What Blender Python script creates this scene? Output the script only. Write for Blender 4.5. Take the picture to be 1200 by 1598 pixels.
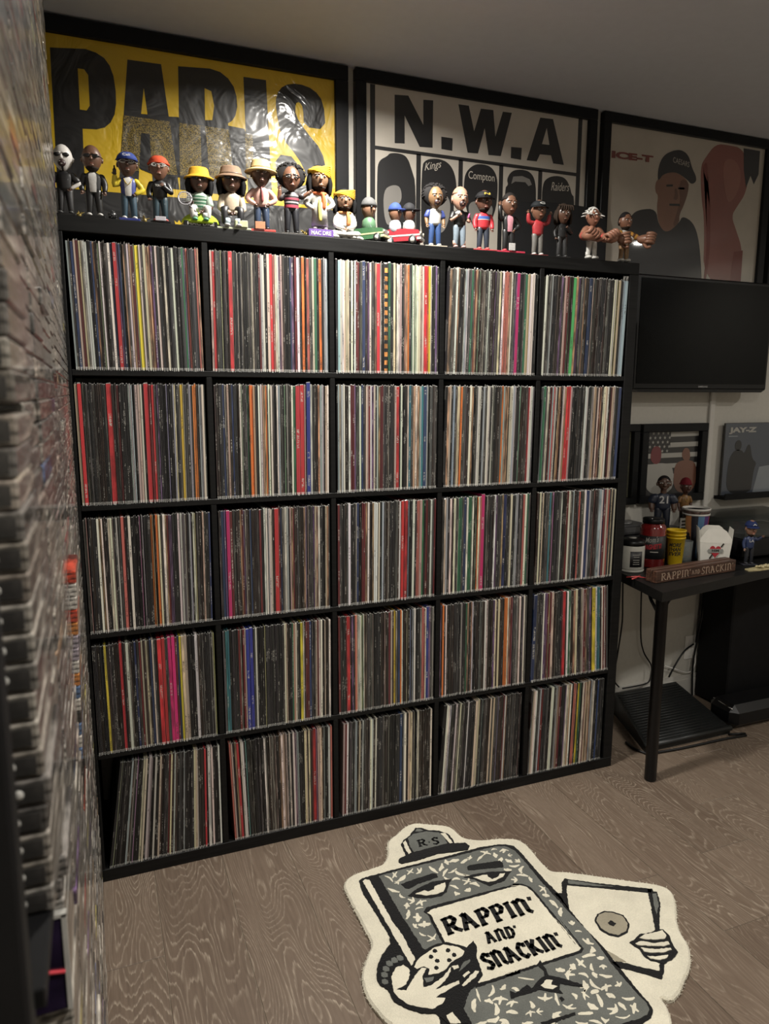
import bpy, math, random
from mathutils import Vector, Matrix
random.seed(7)
SC = bpy.context.scene
COL = SC.collection
for o in list(bpy.data.objects):
    bpy.data.objects.remove(o)

# ---------------------------------------------------------------- camera
cam_d = bpy.data.cameras.new('camera')
cam_d.sensor_fit = 'HORIZONTAL'
cam_d.sensor_width = 36.0
cam_d.lens = 1123.28 / 1200 * 36.0
cam_d.clip_start = 0.02
cam_d.dof.use_dof = True
cam_d.dof.focus_distance = 2.3
cam_d.dof.aperture_fstop = 11.0
cam = bpy.data.objects.new('camera', cam_d)
cam.location = (0.0889, -2.03, 1.3876)
cam.rotation_euler = (1.407, -0.002, -0.3785)
COL.objects.link(cam)
SC.camera = cam
# ---------------------------------------------------------------- world, exposure
w = bpy.data.worlds.new('world')
SC.world = w
w.use_nodes = True
w.node_tree.nodes['Background'].inputs[0].default_value = (0.5, 0.52, 0.55, 1)
w.node_tree.nodes['Background'].inputs[1].default_value = 0.03
SC.view_settings.view_transform = 'Standard'
SC.view_settings.look = 'None'
SC.view_settings.gamma = 1.0
SC.view_settings.use_curve_mapping = False
SC.view_settings.exposure = 0.38
# ---------------------------------------------------------------- room lamps: x, y, watts
LAMPS = [(0.82, -0.26, 24.0), (3.70, -1.45, 14.0), (0.95, -2.05, 22.0), (2.25, -2.75, 5.0)]
LAMP_COLOR = (1.0, 0.955, 0.88)
CEIL = 2.44
for i, (lx, ly, lw) in enumerate(LAMPS):
    ld = bpy.data.lights.new('downlight_lamp', 'AREA')
    ld.shape = 'DISK'
    ld.size = 0.13 if i != 1 else 0.07
    ld.spread = math.radians(162)
    ld.energy = lw
    ld.color = LAMP_COLOR
    lo = bpy.data.objects.new('downlight_lamp', ld)
    lo.location = (lx, ly, CEIL - 0.014)
    COL.objects.link(lo)

# ---------------------------------------------------------------- helpers
def lin(c):
    return tuple(((v / 12.92) if v <= 0.04045 else ((v + 0.055) / 1.055) ** 2.4) for v in c)

def new_mat(name):
    m = bpy.data.materials.new(name)
    m.use_nodes = True
    return m, m.node_tree.nodes, m.node_tree.links, m.node_tree.nodes['Principled BSDF']

MATS = {}
def mat(name, col, rough=0.5, var=0.12, scale=40.0, bump=0.0, metal=0.0, coat=0.0, coat_rough=0.05, alpha=1.0, trans=0.0, spec=0.5):
    """principled material with fine procedural variation of tone"""
    if name in MATS:
        return MATS[name]
    m, N, L, P = new_mat(name)
    tc = N.new('ShaderNodeTexCoord')
    nz = N.new('ShaderNodeTexNoise')
    nz.inputs['Scale'].default_value = scale
    nz.inputs['Detail'].default_value = 4
    L.new(tc.outputs['Object'], nz.inputs['Vector'])
    rp = N.new('ShaderNodeValToRGB')
    rp.color_ramp.elements[0].position = 0.3
    rp.color_ramp.elements[1].position = 0.7
    rp.color_ramp.elements[0].color = tuple(c * (1 - var) for c in col) + (1,)
    rp.color_ramp.elements[1].color = tuple(min(1, c * (1 + var)) for c in col) + (1,)
    L.new(nz.outputs['Fac'], rp.inputs['Fac'])
    L.new(rp.outputs['Color'], P.inputs['Base Color'])
    P.inputs['Roughness'].default_value = rough
    P.inputs['Metallic'].default_value = metal
    P.inputs['Coat Weight'].default_value = coat
    P.inputs['Coat Roughness'].default_value = coat_rough
    P.inputs['Alpha'].default_value = alpha
    P.inputs['Transmission Weight'].default_value = trans
    P.inputs['Specular IOR Level'].default_value = spec
    if bump:
        b = N.new('ShaderNodeBump')
        b.inputs['Strength'].default_value = bump
        b.inputs['Distance'].default_value = 0.002
        L.new(nz.outputs['Fac'], b.inputs['Height'])
        L.new(b.outputs['Normal'], P.inputs['Normal'])
    MATS[name] = m
    return m

class MB:
    """collects shapes, then links them as one mesh object"""
    def __init__(self):
        self.v = []; self.f = []; self.mi = []; self.sm = []
    def add(self, vs, fs, mi=0, smooth=False):
        b = len(self.v)
        self.v += [tuple(p) for p in vs]
        for f in fs:
            self.f.append([b + i for i in f]); self.mi.append(mi); self.sm.append(smooth)
        return self
    def box(self, x0, x1, y0, y1, z0, z1, mi=0, bev=0.0):
        if bev <= 0:
            vs = [(x, y, z) for z in (z0, z1) for y in (y0, y1) for x in (x0, x1)]
            fs = [(0, 2, 3, 1), (4, 5, 7, 6), (0, 1, 5, 4), (2, 6, 7, 3), (0, 4, 6, 2), (1, 3, 7, 5)]
            return self.add(vs, fs, mi)
        # chamfered box: 24 verts
        b = min(bev, (x1 - x0) * .45, (y1 - y0) * .45, (z1 - z0) * .45)
        X = (x0, x1); Y = (y0, y1); Z = (z0, z1)
        vs = []; idx = {}
        for i in (0, 1):
            for j in (0, 1):
                for k in (0, 1):
                    sx = b if i == 0 else -b; sy = b if j == 0 else -b; sz = b if k == 0 else -b
                    for a in range(3):
                        p = [X[i] + sx, Y[j] + sy, Z[k] + sz]
                        p[a] = (X[i], Y[j], Z[k])[a]
                        idx[(i, j, k, a)] = len(vs); vs.append(p)
        I = lambda i, j, k, a: idx[(i, j, k, a)]
        fs = []
        for i in (0, 1):
            q = [I(i, 0, 0, 0), I(i, 1, 0, 0), I(i, 1, 1, 0), I(i, 0, 1, 0)]; fs.append(q if i else q[::-1])
            q = [I(0, i, 0, 1), I(0, i, 1, 1), I(1, i, 1, 1), I(1, i, 0, 1)]; fs.append(q if i else q[::-1])
            q = [I(0, 0, i, 2), I(1, 0, i, 2), I(1, 1, i, 2), I(0, 1, i, 2)]; fs.append(q if i else q[::-1])
        for s in (0, 1):
            for t in (0, 1):
                fs.append([I(0, s, t, 1), I(1, s, t, 1), I(1, s, t, 2), I(0, s, t, 2)])
                fs.append([I(s, 0, t, 0), I(s, 1, t, 0), I(s, 1, t, 2), I(s, 0, t, 2)])
                fs.append([I(s, t, 0, 0), I(s, t, 1, 0), I(s, t, 1, 1), I(s, t, 0, 1)])
        for i in (0, 1):
            for j in (0, 1):
                for k in (0, 1):
                    fs.append([I(i, j, k, 0), I(i, j, k, 1), I(i, j, k, 2)])
        return self.add(vs, fs, mi)
    def tube(self, pts, rad, n=10, mi=0, cap=True, sx=1.0):
        """tapered tube through pts; rad a number or a list"""
        pts = [Vector(p) for p in pts]
        if not hasattr(rad, '__len__'):
            rad = [rad] * len(pts)
        vs = []; fs = []
        up = None
        for i, p in enumerate(pts):
            d = (pts[min(i + 1, len(pts) - 1)] - pts[max(i - 1, 0)])
            if d.length < 1e-9: d = Vector((0, 0, 1))
            d.normalize()
            if up is None:
                up = Vector((0, 1, 0)) if abs(d.y) < .8 else Vector((1, 0, 0))
            a = d.cross(up)
            if a.length < 1e-6: a = d.orthogonal()
            a.normalize(); b = a.cross(d); b.normalize(); up = b
            for k in range(n):
                t = 2 * math.pi * k / n
                vs.append(p + a * math.cos(t) * rad[i] * sx + b * math.sin(t) * rad[i])
        m = len(pts)
        for i in range(m - 1):
            for k in range(n):
                k2 = (k + 1) % n
                fs.append((i * n + k, i * n + k2, (i + 1) * n + k2, (i + 1) * n + k))
        if cap:
            fs.append(tuple(range(n))[::-1]); fs.append(tuple(range((m - 1) * n, m * n)))
        return self.add(vs, fs, mi, True)
    def limb(self, pts, rad, n=10, mi=0, sub=3):
        """tube with rounded ends and smoothed joints"""
        pts = [Vector(p) for p in pts]
        P = []; R = []
        for i in range(len(pts) - 1):
            p0 = pts[max(i - 1, 0)]; p1 = pts[i]; p2 = pts[i + 1]; p3 = pts[min(i + 2, len(pts) - 1)]
            for s in range(sub):
                t = s / sub
                P.append(0.5 * ((2 * p1) + (p2 - p0) * t + (2 * p0 - 5 * p1 + 4 * p2 - p3) * t * t + (3 * p1 - p0 - 3 * p2 + p3) * t ** 3))
                R.append(rad[i] + (rad[i + 1] - rad[i]) * t)
        P.append(pts[-1]); R.append(rad[-1])
        d0 = (P[0] - P[1]).normalized(); d1 = (P[-1] - P[-2]).normalized()
        P = [P[0] + d0 * R[0] * .8, P[0] + d0 * R[0] * .5] + P + [P[-1] + d1 * R[-1] * .5, P[-1] + d1 * R[-1] * .8]
        R = [R[0] * .3, R[0] * .8] + R + [R[-1] * .8, R[-1] * .3]
        return self.tube(P, R, n, mi)
    def ell(self, c, r, nu=14, nv=9, mi=0, fn=None, z0=-1.0, z1=1.0):
        """ellipsoid (or its slab between z0..z1 of unit height); fn warps unit points"""
        vs = []; fs = []
        a0 = math.asin(max(-1, z0)); a1 = math.asin(min(1, z1))
        for j in range(nv + 1):
            a = a0 + (a1 - a0) * j / nv
            for i in range(nu):
                t = 2 * math.pi * i / nu
                p = (math.cos(a) * math.cos(t), math.cos(a) * math.sin(t), math.sin(a))
                if fn: p = fn(*p)
                vs.append((c[0] + r[0] * p[0], c[1] + r[1] * p[1], c[2] + r[2] * p[2]))
        for j in range(nv):
            for i in range(nu):
                i2 = (i + 1) % nu
                fs.append((j * nu + i, j * nu + i2, (j + 1) * nu + i2, (j + 1) * nu + i))
        fs.append(tuple(range(nu))[::-1]); fs.append(tuple(range(nv * nu, (nv + 1) * nu)))
        return self.add(vs, fs, mi, True)
    def lathe(self, prof, n=28, c=(0, 0, 0), mi=0, smooth=True):
        vs = []; fs = []
        for r, z in prof:
            for k in range(n):
                t = 2 * math.pi * k / n
                vs.append((c[0] + r * math.cos(t), c[1] + r * math.sin(t), c[2] + z))
        for j in range(len(prof) - 1):
            for k in range(n):
                k2 = (k + 1) % n
                fs.append((j * n + k, j * n + k2, (j + 1) * n + k2, (j + 1) * n + k))
        if prof[0][0] > 1e-6: fs.append(tuple(range(n))[::-1])
        if prof[-1][0] > 1e-6: fs.append(tuple(range((len(prof) - 1) * n, len(prof) * n)))
        return self.add(vs, fs, mi, smooth)
    def prism(self, poly, a0, a1, axis='z', mi=0):
        """extrude polygon: axis z -> poly is (x,y); axis y -> poly is (x,z), a0 front a1 back"""
        ar = sum(poly[i][0] * poly[(i + 1) % len(poly)][1] - poly[(i + 1) % len(poly)][0] * poly[i][1] for i in range(len(poly)))
        if ar < 0: poly = poly[::-1]
        n = len(poly)
        if axis == 'z':
            vs = [(p[0], p[1], a0) for p in poly] + [(p[0], p[1], a1) for p in poly]
            fs = [tuple(range(n))[::-1], tuple(range(n, 2 * n))]
        else:
            vs = [(p[0], a0, p[1]) for p in poly] + [(p[0], a1, p[1]) for p in poly]
            fs = [tuple(range(n)), tuple(range(n, 2 * n))[::-1]]
        for i in range(n):
            j = (i + 1) % n
            fs.append((i, j, n + j, n + i) if axis == 'z' else (j, i, n + i, n + j))
        return self.add(vs, fs, mi)
    def mesh(self, name, mats):
        me = bpy.data.meshes.new(name)
        me.from_pydata(self.v, [], self.f)
        for m in mats: me.materials.append(m)
        me.polygons.foreach_set('material_index', self.mi)
        me.polygons.foreach_set('use_smooth', self.sm)
        me.update()
        return me
    def build(self, name, mats, parent=None, loc=None):
        if not isinstance(mats, (list, tuple)): mats = [mats]
        return link(name, self.mesh(name, mats), parent, loc)

def link(name, me, parent=None, loc=None):
    o = bpy.data.objects.new(name, me)
    COL.objects.link(o)
    if parent is not None: o.parent = parent
    if loc is not None: o.location = loc
    return o

def tag(o, label=None, cat=None, group=None, kind=None):
    if label: o['label'] = label
    if cat: o['category'] = cat
    if group: o['group'] = group
    if kind: o['kind'] = kind
    return o

def empty(name, loc=(0, 0, 0), rz=0.0):
    o = bpy.data.objects.new(name, None)
    o.empty_display_size = 0.02
    COL.objects.link(o)
    o.location = loc; o.rotation_euler = (0, 0, rz)
    return o

def structure(o):
    o['kind'] = 'structure'
    return o

def text_obj(name, s, material, parent, origin, ex, ey, width=None, height=None, depth=0.0006, bold=0.012, shear=0.0, space=1.0, align='LEFT'):
    """flat lettering: baseline start origin, baseline direction ex, up direction ey; fitted to width and cap height"""
    cu = bpy.data.curves.new('txt', 'FONT')
    cu.body = s; cu.size = 1.0; cu.offset = bold; cu.shear = shear; cu.space_character = space
    cu.resolution_u = 3
    to = bpy.data.objects.new('txt', cu)
    COL.objects.link(to)
    dg = bpy.context.evaluated_depsgraph_get()
    me = bpy.data.meshes.new_from_object(to.evaluated_get(dg))
    bpy.data.objects.remove(to); bpy.data.curves.remove(cu)
    xs = [v.co.x for v in me.vertices]; ys = [v.co.y for v in me.vertices]
    x0, x1 = min(xs), max(xs); y0, y1 = min(ys), max(ys)
    ex = Vector(ex).normalized(); ey = Vector(ey)
    ey = ey.normalized()
    nz = ex.cross(ey).normalized()
    sy = (height / (y1 - y0)) if height else (width / (x1 - x0))
    sx = (width / (x1 - x0)) if width else sy
    o0 = Vector(origin)
    nv = len(me.vertices)
    vs = [o0 + ex * (v.co.x - x0) * sx + ey * (v.co.y - y0) * sy + nz * depth for v in me.vertices]
    fs = [tuple(p.vertices) for p in me.polygons]
    bpy.data.meshes.remove(me)
    m = MB(); m.add(vs, fs)
    return m.build(name, material, parent)

def pts(s, k=0.001):
    out = []
    for t in s.split():
        a, b = t.split(',')
        out.append((float(a) * k, float(b) * k))
    return out

# ---------------------------------------------------------------- materials
M_wall = mat('wall_paint', (0.50, 0.48, 0.43), 0.7, 0.03, 60, 0.05)
M_ceil = mat('ceiling_paint', (0.60, 0.62, 0.67), 0.8, 0.02, 30, 0.03)
M_trim = mat('trim_paint', (0.55, 0.53, 0.49), 0.4, 0.02)
M_black = mat('black_plastic', (0.005, 0.005, 0.0055), 0.35, 0.2, spec=.3)
M_blackmat = mat('black_matte', (0.005, 0.005, 0.0055), 0.6, 0.2, spec=.2)
M_frame = mat('black_frame_wood', (0.004, 0.0045, 0.0055), 0.45, 0.25, 80, spec=.25)
M_white = mat('white_paint', (0.72, 0.70, 0.66), 0.45, 0.04)
M_chrome = mat('chrome', (0.7, 0.7, 0.7), 0.15, 0.03, metal=1.0)

def make_shelf_mat():
    m, N, L, P = new_mat('blackbrown_wood_foil')
    tc = N.new('ShaderNodeTexCoord'); mp = N.new('ShaderNodeMapping')
    mp.inputs['Scale'].default_value = (3, 40, 60)
    L.new(tc.outputs['Object'], mp.inputs['Vector'])
    nz = N.new('ShaderNodeTexNoise'); nz.inputs['Scale'].default_value = 2.0; nz.inputs['Detail'].default_value = 6
    L.new(mp.outputs['Vector'], nz.inputs['Vector'])
    r = N.new('ShaderNodeValToRGB')
    r.color_ramp.elements[0].color = (0.0025, 0.0025, 0.0025, 1); r.color_ramp.elements[1].color = (0.008, 0.008, 0.0078, 1)
    r.color_ramp.elements[0].position = 0.35; r.color_ramp.elements[1].position = 0.7
    L.new(nz.outputs['Fac'], r.inputs['Fac']); L.new(r.outputs['Color'], P.inputs['Base Color'])
    b = N.new('ShaderNodeBump'); b.inputs['Strength'].default_value = 0.15; b.inputs['Distance'].default_value = 0.001
    L.new(nz.outputs['Fac'], b.inputs['Height']); L.new(b.outputs['Normal'], P.inputs['Normal'])
    P.inputs['Roughness'].default_value = 0.55
    P.inputs['Specular IOR Level'].default_value = 0.25
    return m
M_shelf = make_shelf_mat()

def make_floor_mat():
    m, N, L, P = new_mat('limed_oak_plank')
    tc = N.new('ShaderNodeTexCoord'); oi = N.new('ShaderNodeObjectInfo')
    mp = N.new('ShaderNodeMapping'); mp.vector_type = 'POINT'
    off = N.new('ShaderNodeCombineXYZ')
    mul = N.new('ShaderNodeMath'); mul.operation = 'MULTIPLY'; mul.inputs[1].default_value = 37.0
    L.new(oi.outputs['Random'], mul.inputs[0])
    L.new(mul.outputs[0], off.inputs['X']); L.new(mul.outputs[0], off.inputs['Y']); L.new(mul.outputs[0], off.inputs['Z'])
    ad = N.new('ShaderNodeVectorMath'); ad.operation = 'ADD'
    L.new(tc.outputs['Object'], ad.inputs[0]); L.new(off.outputs[0], ad.inputs[1])
    sep = N.new('ShaderNodeVectorMath'); sep.operation = 'MULTIPLY'; sep.inputs[1].default_value = (4.6, 0.95, 1)
    L.new(ad.outputs[0], sep.inputs[0])
    big = N.new('ShaderNodeTexNoise'); big.inputs['Scale'].default_value = 1.0; big.inputs['Detail'].default_value = 2.0
    L.new(sep.outputs[0], big.inputs['Vector'])
    # contour lines of a smooth field give the cathedral grain
    k = N.new('ShaderNodeMath'); k.operation = 'MULTIPLY'; k.inputs[1].default_value = 74.0
    L.new(big.outputs['Fac'], k.inputs[0])
    fine = N.new('ShaderNodeTexNoise'); fine.inputs['Scale'].default_value = 1.0; fine.inputs['Detail'].default_value = 3.0
    s2 = N.new('ShaderNodeVectorMath'); s2.operation = 'MULTIPLY'; s2.inputs[1].default_value = (150, 10, 1)
    L.new(ad.outputs[0], s2.inputs[0]); L.new(s2.outputs[0], fine.inputs['Vector'])
    a2 = N.new('ShaderNodeMath'); a2.operation = 'MULTIPLY_ADD'; a2.inputs[1].default_value = 0.9
    L.new(fine.outputs['Fac'], a2.inputs[0]); L.new(k.outputs[0], a2.inputs[2])
    fr = N.new('ShaderNodeMath'); fr.operation = 'FRACT'; L.new(a2.outputs[0], fr.inputs[0])
    rp = N.new('ShaderNodeValToRGB')
    e = rp.color_ramp.elements
    e[0].position = 0.0; e[0].color = (1, 1, 1, 1)
    e[1].position = 0.24; e[1].color = (0, 0, 0, 1)
    e2 = e.new(0.9); e2.color = (0, 0, 0, 1)
    e3 = e.new(1.0); e3.color = (1, 1, 1, 1)
    L.new(fr.outputs[0], rp.inputs['Fac'])
    pores = N.new('ShaderNodeTexNoise'); pores.inputs['Scale'].default_value = 1.0; pores.inputs['Detail'].default_value = 5.0
    s3 = N.new('ShaderNodeVectorMath'); s3.operation = 'MULTIPLY'; s3.inputs[1].default_value = (330, 30, 1)
    L.new(ad.outputs[0], s3.inputs[0]); L.new(s3.outputs[0], pores.inputs['Vector'])
    prr = N.new('ShaderNodeValToRGB')
    prr.color_ramp.elements[0].position = 0.42; prr.color_ramp.elements[0].color = (0.35, 0.35, 0.35, 1)
    prr.color_ramp.elements[1].position = 0.66; prr.color_ramp.elements[1].color = (1, 1, 1, 1)
    L.new(pores.outputs['Fac'], prr.inputs['Fac'])
    mm = N.new('ShaderNodeMath'); mm.operation = 'MULTIPLY'
    L.new(rp.outputs['Color'], mm.inputs[0]); L.new(prr.outputs['Color'], mm.inputs[1])
    # patchy strength of the liming
    pat = N.new('ShaderNodeTexNoise'); pat.inputs['Scale'].default_value = 3.0
    L.new(ad.outputs[0], pat.inputs['Vector'])
    prp = N.new('ShaderNodeValToRGB'); prp.color_ramp.elements[0].position = 0.35; prp.color_ramp.elements[0].color = (0.30, 0.30, 0.30, 1); prp.color_ramp.elements[1].position = 0.65
    L.new(pat.outputs['Fac'], prp.inputs['Fac'])
    m2 = N.new('ShaderNodeMath'); m2.operation = 'MULTIPLY'; L.new(mm.outputs[0], m2.inputs[0]); L.new(prp.outputs['Color'], m2.inputs[1])
    base = N.new('ShaderNodeValToRGB')
    base.color_ramp.elements[0].color = (0.112, 0.080, 0.058, 1); base.color_ramp.elements[1].color = (0.190, 0.143, 0.106, 1)
    base.color_ramp.elements[0].position = 0.25; base.color_ramp.elements[1].position = 0.75
    mixb = N.new('ShaderNodeMath'); mixb.operation = 'MULTIPLY_ADD'; mixb.inputs[1].default_value = 0.35
    L.new(oi.outputs['Random'], mixb.inputs[0])
    half = N.new('ShaderNodeMath'); half.operation = 'MULTIPLY'; half.inputs[1].default_value = 0.65
    L.new(fine.outputs['Fac'], half.inputs[0]); L.new(half.outputs[0], mixb.inputs[2])
    L.new(mixb.outputs[0], base.inputs['Fac'])
    mx = N.new('ShaderNodeMix'); mx.data_type = 'RGBA'
    mx.inputs[7].default_value = (0.40, 0.335, 0.26, 1)
    L.new(m2.outputs[0], mx.inputs[0]); L.new(base.outputs['Color'], mx.inputs[6])
    L.new(mx.outputs[2], P.inputs['Base Color'])
    P.inputs['Roughness'].default_value = 0.42
    b = N.new('ShaderNodeBump'); b.inputs['Strength'].default_value = 0.12; b.inputs['Distance'].default_value = 0.0008; b.invert = True
    L.new(m2.outputs[0], b.inputs['Height']); L.new(b.outputs['Normal'], P.inputs['Normal'])
    return m
M_floor = make_floor_mat()

def make_spine_mat():
    """printed card spine: colour from the record, procedural lettering and print"""
    m, N, L, P = new_mat('printed_card_sleeve')
    col = N.new('ShaderNodeAttribute'); col.attribute_name = 'spine_colour'
    sp = N.new('ShaderNodeAttribute'); sp.attribute_name = 'spine_place'
    pt = N.new('ShaderNodeAttribute'); pt.attribute_name = 'spine_print'
    sx = N.new('ShaderNodeSeparateXYZ'); L.new(sp.outputs['Vector'], sx.inputs[0])
    def math_(op, a, b=None, c=None):
        n = N.new('ShaderNodeMath'); n.operation = op
        for i, q in enumerate((a, b, c)):
            if q is None: continue
            if isinstance(q, (int, float)): n.inputs[i].default_value = q
            else: L.new(q, n.inputs[i])
        return n.outputs[0]
    def noise(scx, scy, seedk, detail=1.0):
        c = N.new('ShaderNodeCombineXYZ')
        L.new(math_('MULTIPLY', sx.outputs['X'], scx), c.inputs['X'])
        L.new(math_('MULTIPLY', sx.outputs['Y'], scy), c.inputs['Y'])
        L.new(math_('MULTIPLY', sx.outputs['Z'], seedk), c.inputs['Z'])
        n = N.new('ShaderNodeTexNoise'); n.inputs['Scale'].default_value = 1.0; n.inputs['Detail'].default_value = detail
        L.new(c.outputs[0], n.inputs['Vector'])
        return n.outputs['Fac']
    letters = math_('GREATER_THAN', noise(1.6, 170.0, 311.0, 1.0), 0.52)
    words = math_('GREATER_THAN', noise(0.0, 5.0, 173.0, 0.0), 0.64)
    mid = math_('LESS_THAN', math_('ABSOLUTE', math_('SUBTRACT', sx.outputs['X'], 0.5)), 0.27)
    inner = math_('LESS_THAN', math_('ABSOLUTE', math_('SUBTRACT', sx.outputs['Y'], 0.5)), 0.47)
    txt = math_('MULTIPLY', math_('MULTIPLY', letters, words), math_('MULTIPLY', mid, inner))
    # letter colour: pale on dark card, dark on pale card
    bw = N.new('ShaderNodeRGBToBW'); L.new(col.outputs['Color'], bw.inputs[0])
    dark = math_('GREATER_THAN', bw.outputs[0], 0.16)
    tcol = N.new('ShaderNodeMix'); tcol.data_type = 'RGBA'
    L.new(dark, tcol.inputs[0]); tcol.inputs[6].default_value = (0.50, 0.48, 0.43, 1); tcol.inputs[7].default_value = (0.05, 0.04, 0.04, 1)
    # wrap-round picture print: the tone drifts along the spine
    drift = noise(0.6, 5.0, 77.0, 3.0)
    rp = N.new('ShaderNodeValToRGB')
    rp.color_ramp.elements[0].position = 0.38; rp.color_ramp.elements[0].color = (0.25, 0.25, 0.25, 1)
    rp.color_ramp.elements[1].position = 0.66; rp.color_ramp.elements[1].color = (1.5, 1.42, 1.35, 1)
    L.new(drift, rp.inputs['Fac'])
    pm = N.new('ShaderNodeMix'); pm.data_type = 'RGBA'; pm.blend_type = 'MULTIPLY'
    L.new(math_('MULTIPLY', math_('MINIMUM', pt.outputs['Fac'], 1.0), 0.9), pm.inputs[0])
    L.new(col.outputs['Color'], pm.inputs[6]); L.new(rp.outputs['Color'], pm.inputs[7])
    # blocks along the spine for chequered ones (print value 2)
    chk = math_('GREATER_THAN', math_('FRACT', math_('MULTIPLY', sx.outputs['Y'], 13.0)), 0.55)
    is2 = math_('GREATER_THAN', pt.outputs['Fac'], 1.5)
    cm = N.new('ShaderNodeMix'); cm.data_type = 'RGBA'
    L.new(math_('MULTIPLY', chk, is2), cm.inputs[0]); L.new(pm.outputs[2], cm.inputs[6]); cm.inputs[7].default_value = (0.01, 0.01, 0.012, 1)
    fm = N.new('ShaderNodeMix'); fm.data_type = 'RGBA'
    L.new(math_('MULTIPLY', txt, 0.8), fm.inputs[0]); L.new(cm.outputs[2], fm.inputs[6]); L.new(tcol.outputs[2], fm.inputs[7])
    # plastic-sleeve sheen painted as pale lines along both spine edges
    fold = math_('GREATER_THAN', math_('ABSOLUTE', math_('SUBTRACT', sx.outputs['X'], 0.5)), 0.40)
    edge_sheen = math_('MULTIPLY', math_('MULTIPLY', fold, math_('GREATER_THAN', noise(3.0, 2.0, 59.0, 2.0), 0.47)), 0.15)
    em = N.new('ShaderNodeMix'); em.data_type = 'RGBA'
    L.new(edge_sheen, em.inputs[0]); L.new(fm.outputs[2], em.inputs[6]); em.inputs[7].default_value = (0.42, 0.40, 0.37, 1)
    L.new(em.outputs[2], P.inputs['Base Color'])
    P.inputs['Roughness'].default_value = 0.5
    P.inputs['Coat Weight'].default_value = 0.25
    P.inputs['Coat Roughness'].default_value = 0.3
    return m
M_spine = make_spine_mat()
M_poly = mat('clear_poly_sleeve', (0.75, 0.74, 0.70), 0.2, 0.1, 300, alpha=0.42)

def make_case_mat():
    m, N, L, P = new_mat('clear_case_plastic')
    col = N.new('ShaderNodeAttribute'); col.attribute_name = 'case_colour'
    tc = N.new('ShaderNodeTexCoord')
    mp = N.new('ShaderNodeMapping'); mp.inputs['Scale'].default_value = (60, 25, 200); L.new(tc.outputs['Object'], mp.inputs['Vector'])
    nz = N.new('ShaderNodeTexNoise'); nz.inputs['Scale'].default_value = 1.0; nz.inputs['Detail'].default_value = 3
    L.new(mp.outputs['Vector'], nz.inputs['Vector'])
    rp = N.new('ShaderNodeValToRGB'); rp.color_ramp.elements[0].position = 0.40; rp.color_ramp.elements[0].color = (0.18, 0.175, 0.17, 1)
    rp.color_ramp.elements[1].position = 0.68; rp.color_ramp.elements[1].color = (1.5, 1.45, 1.4, 1)
    L.new(nz.outputs['Fac'], rp.inputs['Fac'])
    mx = N.new('ShaderNodeMix'); mx.data_type = 'RGBA'; mx.blend_type = 'MULTIPLY'; mx.inputs[0].default_value = 1.0
    L.new(col.outputs['Color'], mx.inputs[6]); L.new(rp.outputs['Color'], mx.inputs[7])
    L.new(mx.outputs[2], P.inputs['Base Color'])
    P.inputs['Roughness'].default_value = 0.28
    P.inputs['Coat Weight'].default_value = 0.7; P.inputs['Coat Roughness'].default_value = 0.10
    return m
M_case = make_case_mat()

STROKES = {
 'R': (.86, [[(.17, .0), (.17, 1)], [(.17, .95), (.55, 1.0), (.72, .80), (.55, .56), (.20, .52)], [(.40, .54), (.58, .22), (.86, .03)], [(.0, .93), (.30, 1.0)], [(.02, .0), (.36, .03)]]),
 'A': (.86, [[(.10, .0), (.34, .98)], [(.34, .98), (.72, .02)], [(.20, .40), (.58, .36)], [(.12, .88), (.34, 1.0)], [(.0, .0), (.24, .02)], [(.58, .0), (.86, .06)]]),
 'P': (.74, [[(.17, -.02), (.17, 1)], [(.17, .95), (.52, 1.0), (.68, .78), (.52, .50), (.20, .45)], [(.0, .92), (.30, 1.0)], [(.02, .0), (.36, .04)]]),
 'I': (.40, [[(.20, .0), (.20, 1)], [(.02, .93), (.36, 1.0)], [(.04, .0), (.38, .06)]]),
 'N': (.84, [[(.17, .0), (.17, .95)], [(.17, .80), (.42, 1.0), (.66, .86), (.66, .16), (.84, .02)], [(.0, .88), (.20, .98)], [(.04, .0), (.32, .04)]]),
 'D': (.78, [[(.17, .0), (.17, 1)], [(.04, 1.0), (.45, .96), (.68, .68), (.66, .28), (.42, .02), (.06, .0)]]),
 'S': (.66, [[(.58, .86), (.36, 1.0), (.12, .84), (.18, .62), (.50, .42), (.58, .18), (.34, .0), (.06, .12)], [(.58, .76), (.60, 1.0)]]),
 'C': (.70, [[(.62, .84), (.38, 1.0), (.14, .76), (.12, .30), (.36, .02), (.64, .18)], [(.62, .72), (.66, .98)]]),
 'K': (.82, [[(.17, .0), (.17, 1)], [(.66, 1.0), (.40, .66), (.18, .50)], [(.34, .58), (.54, .24), (.82, .03)], [(.02, .0), (.34, .04)], [(.04, .98), (.30, 1.0)]]),
 "'": (.26, [[(.14, .98), (.10, .78)]]), '.': (.30, [[(.12, .42), (.18, .48)]]), ' ': (.4, [])}
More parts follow.
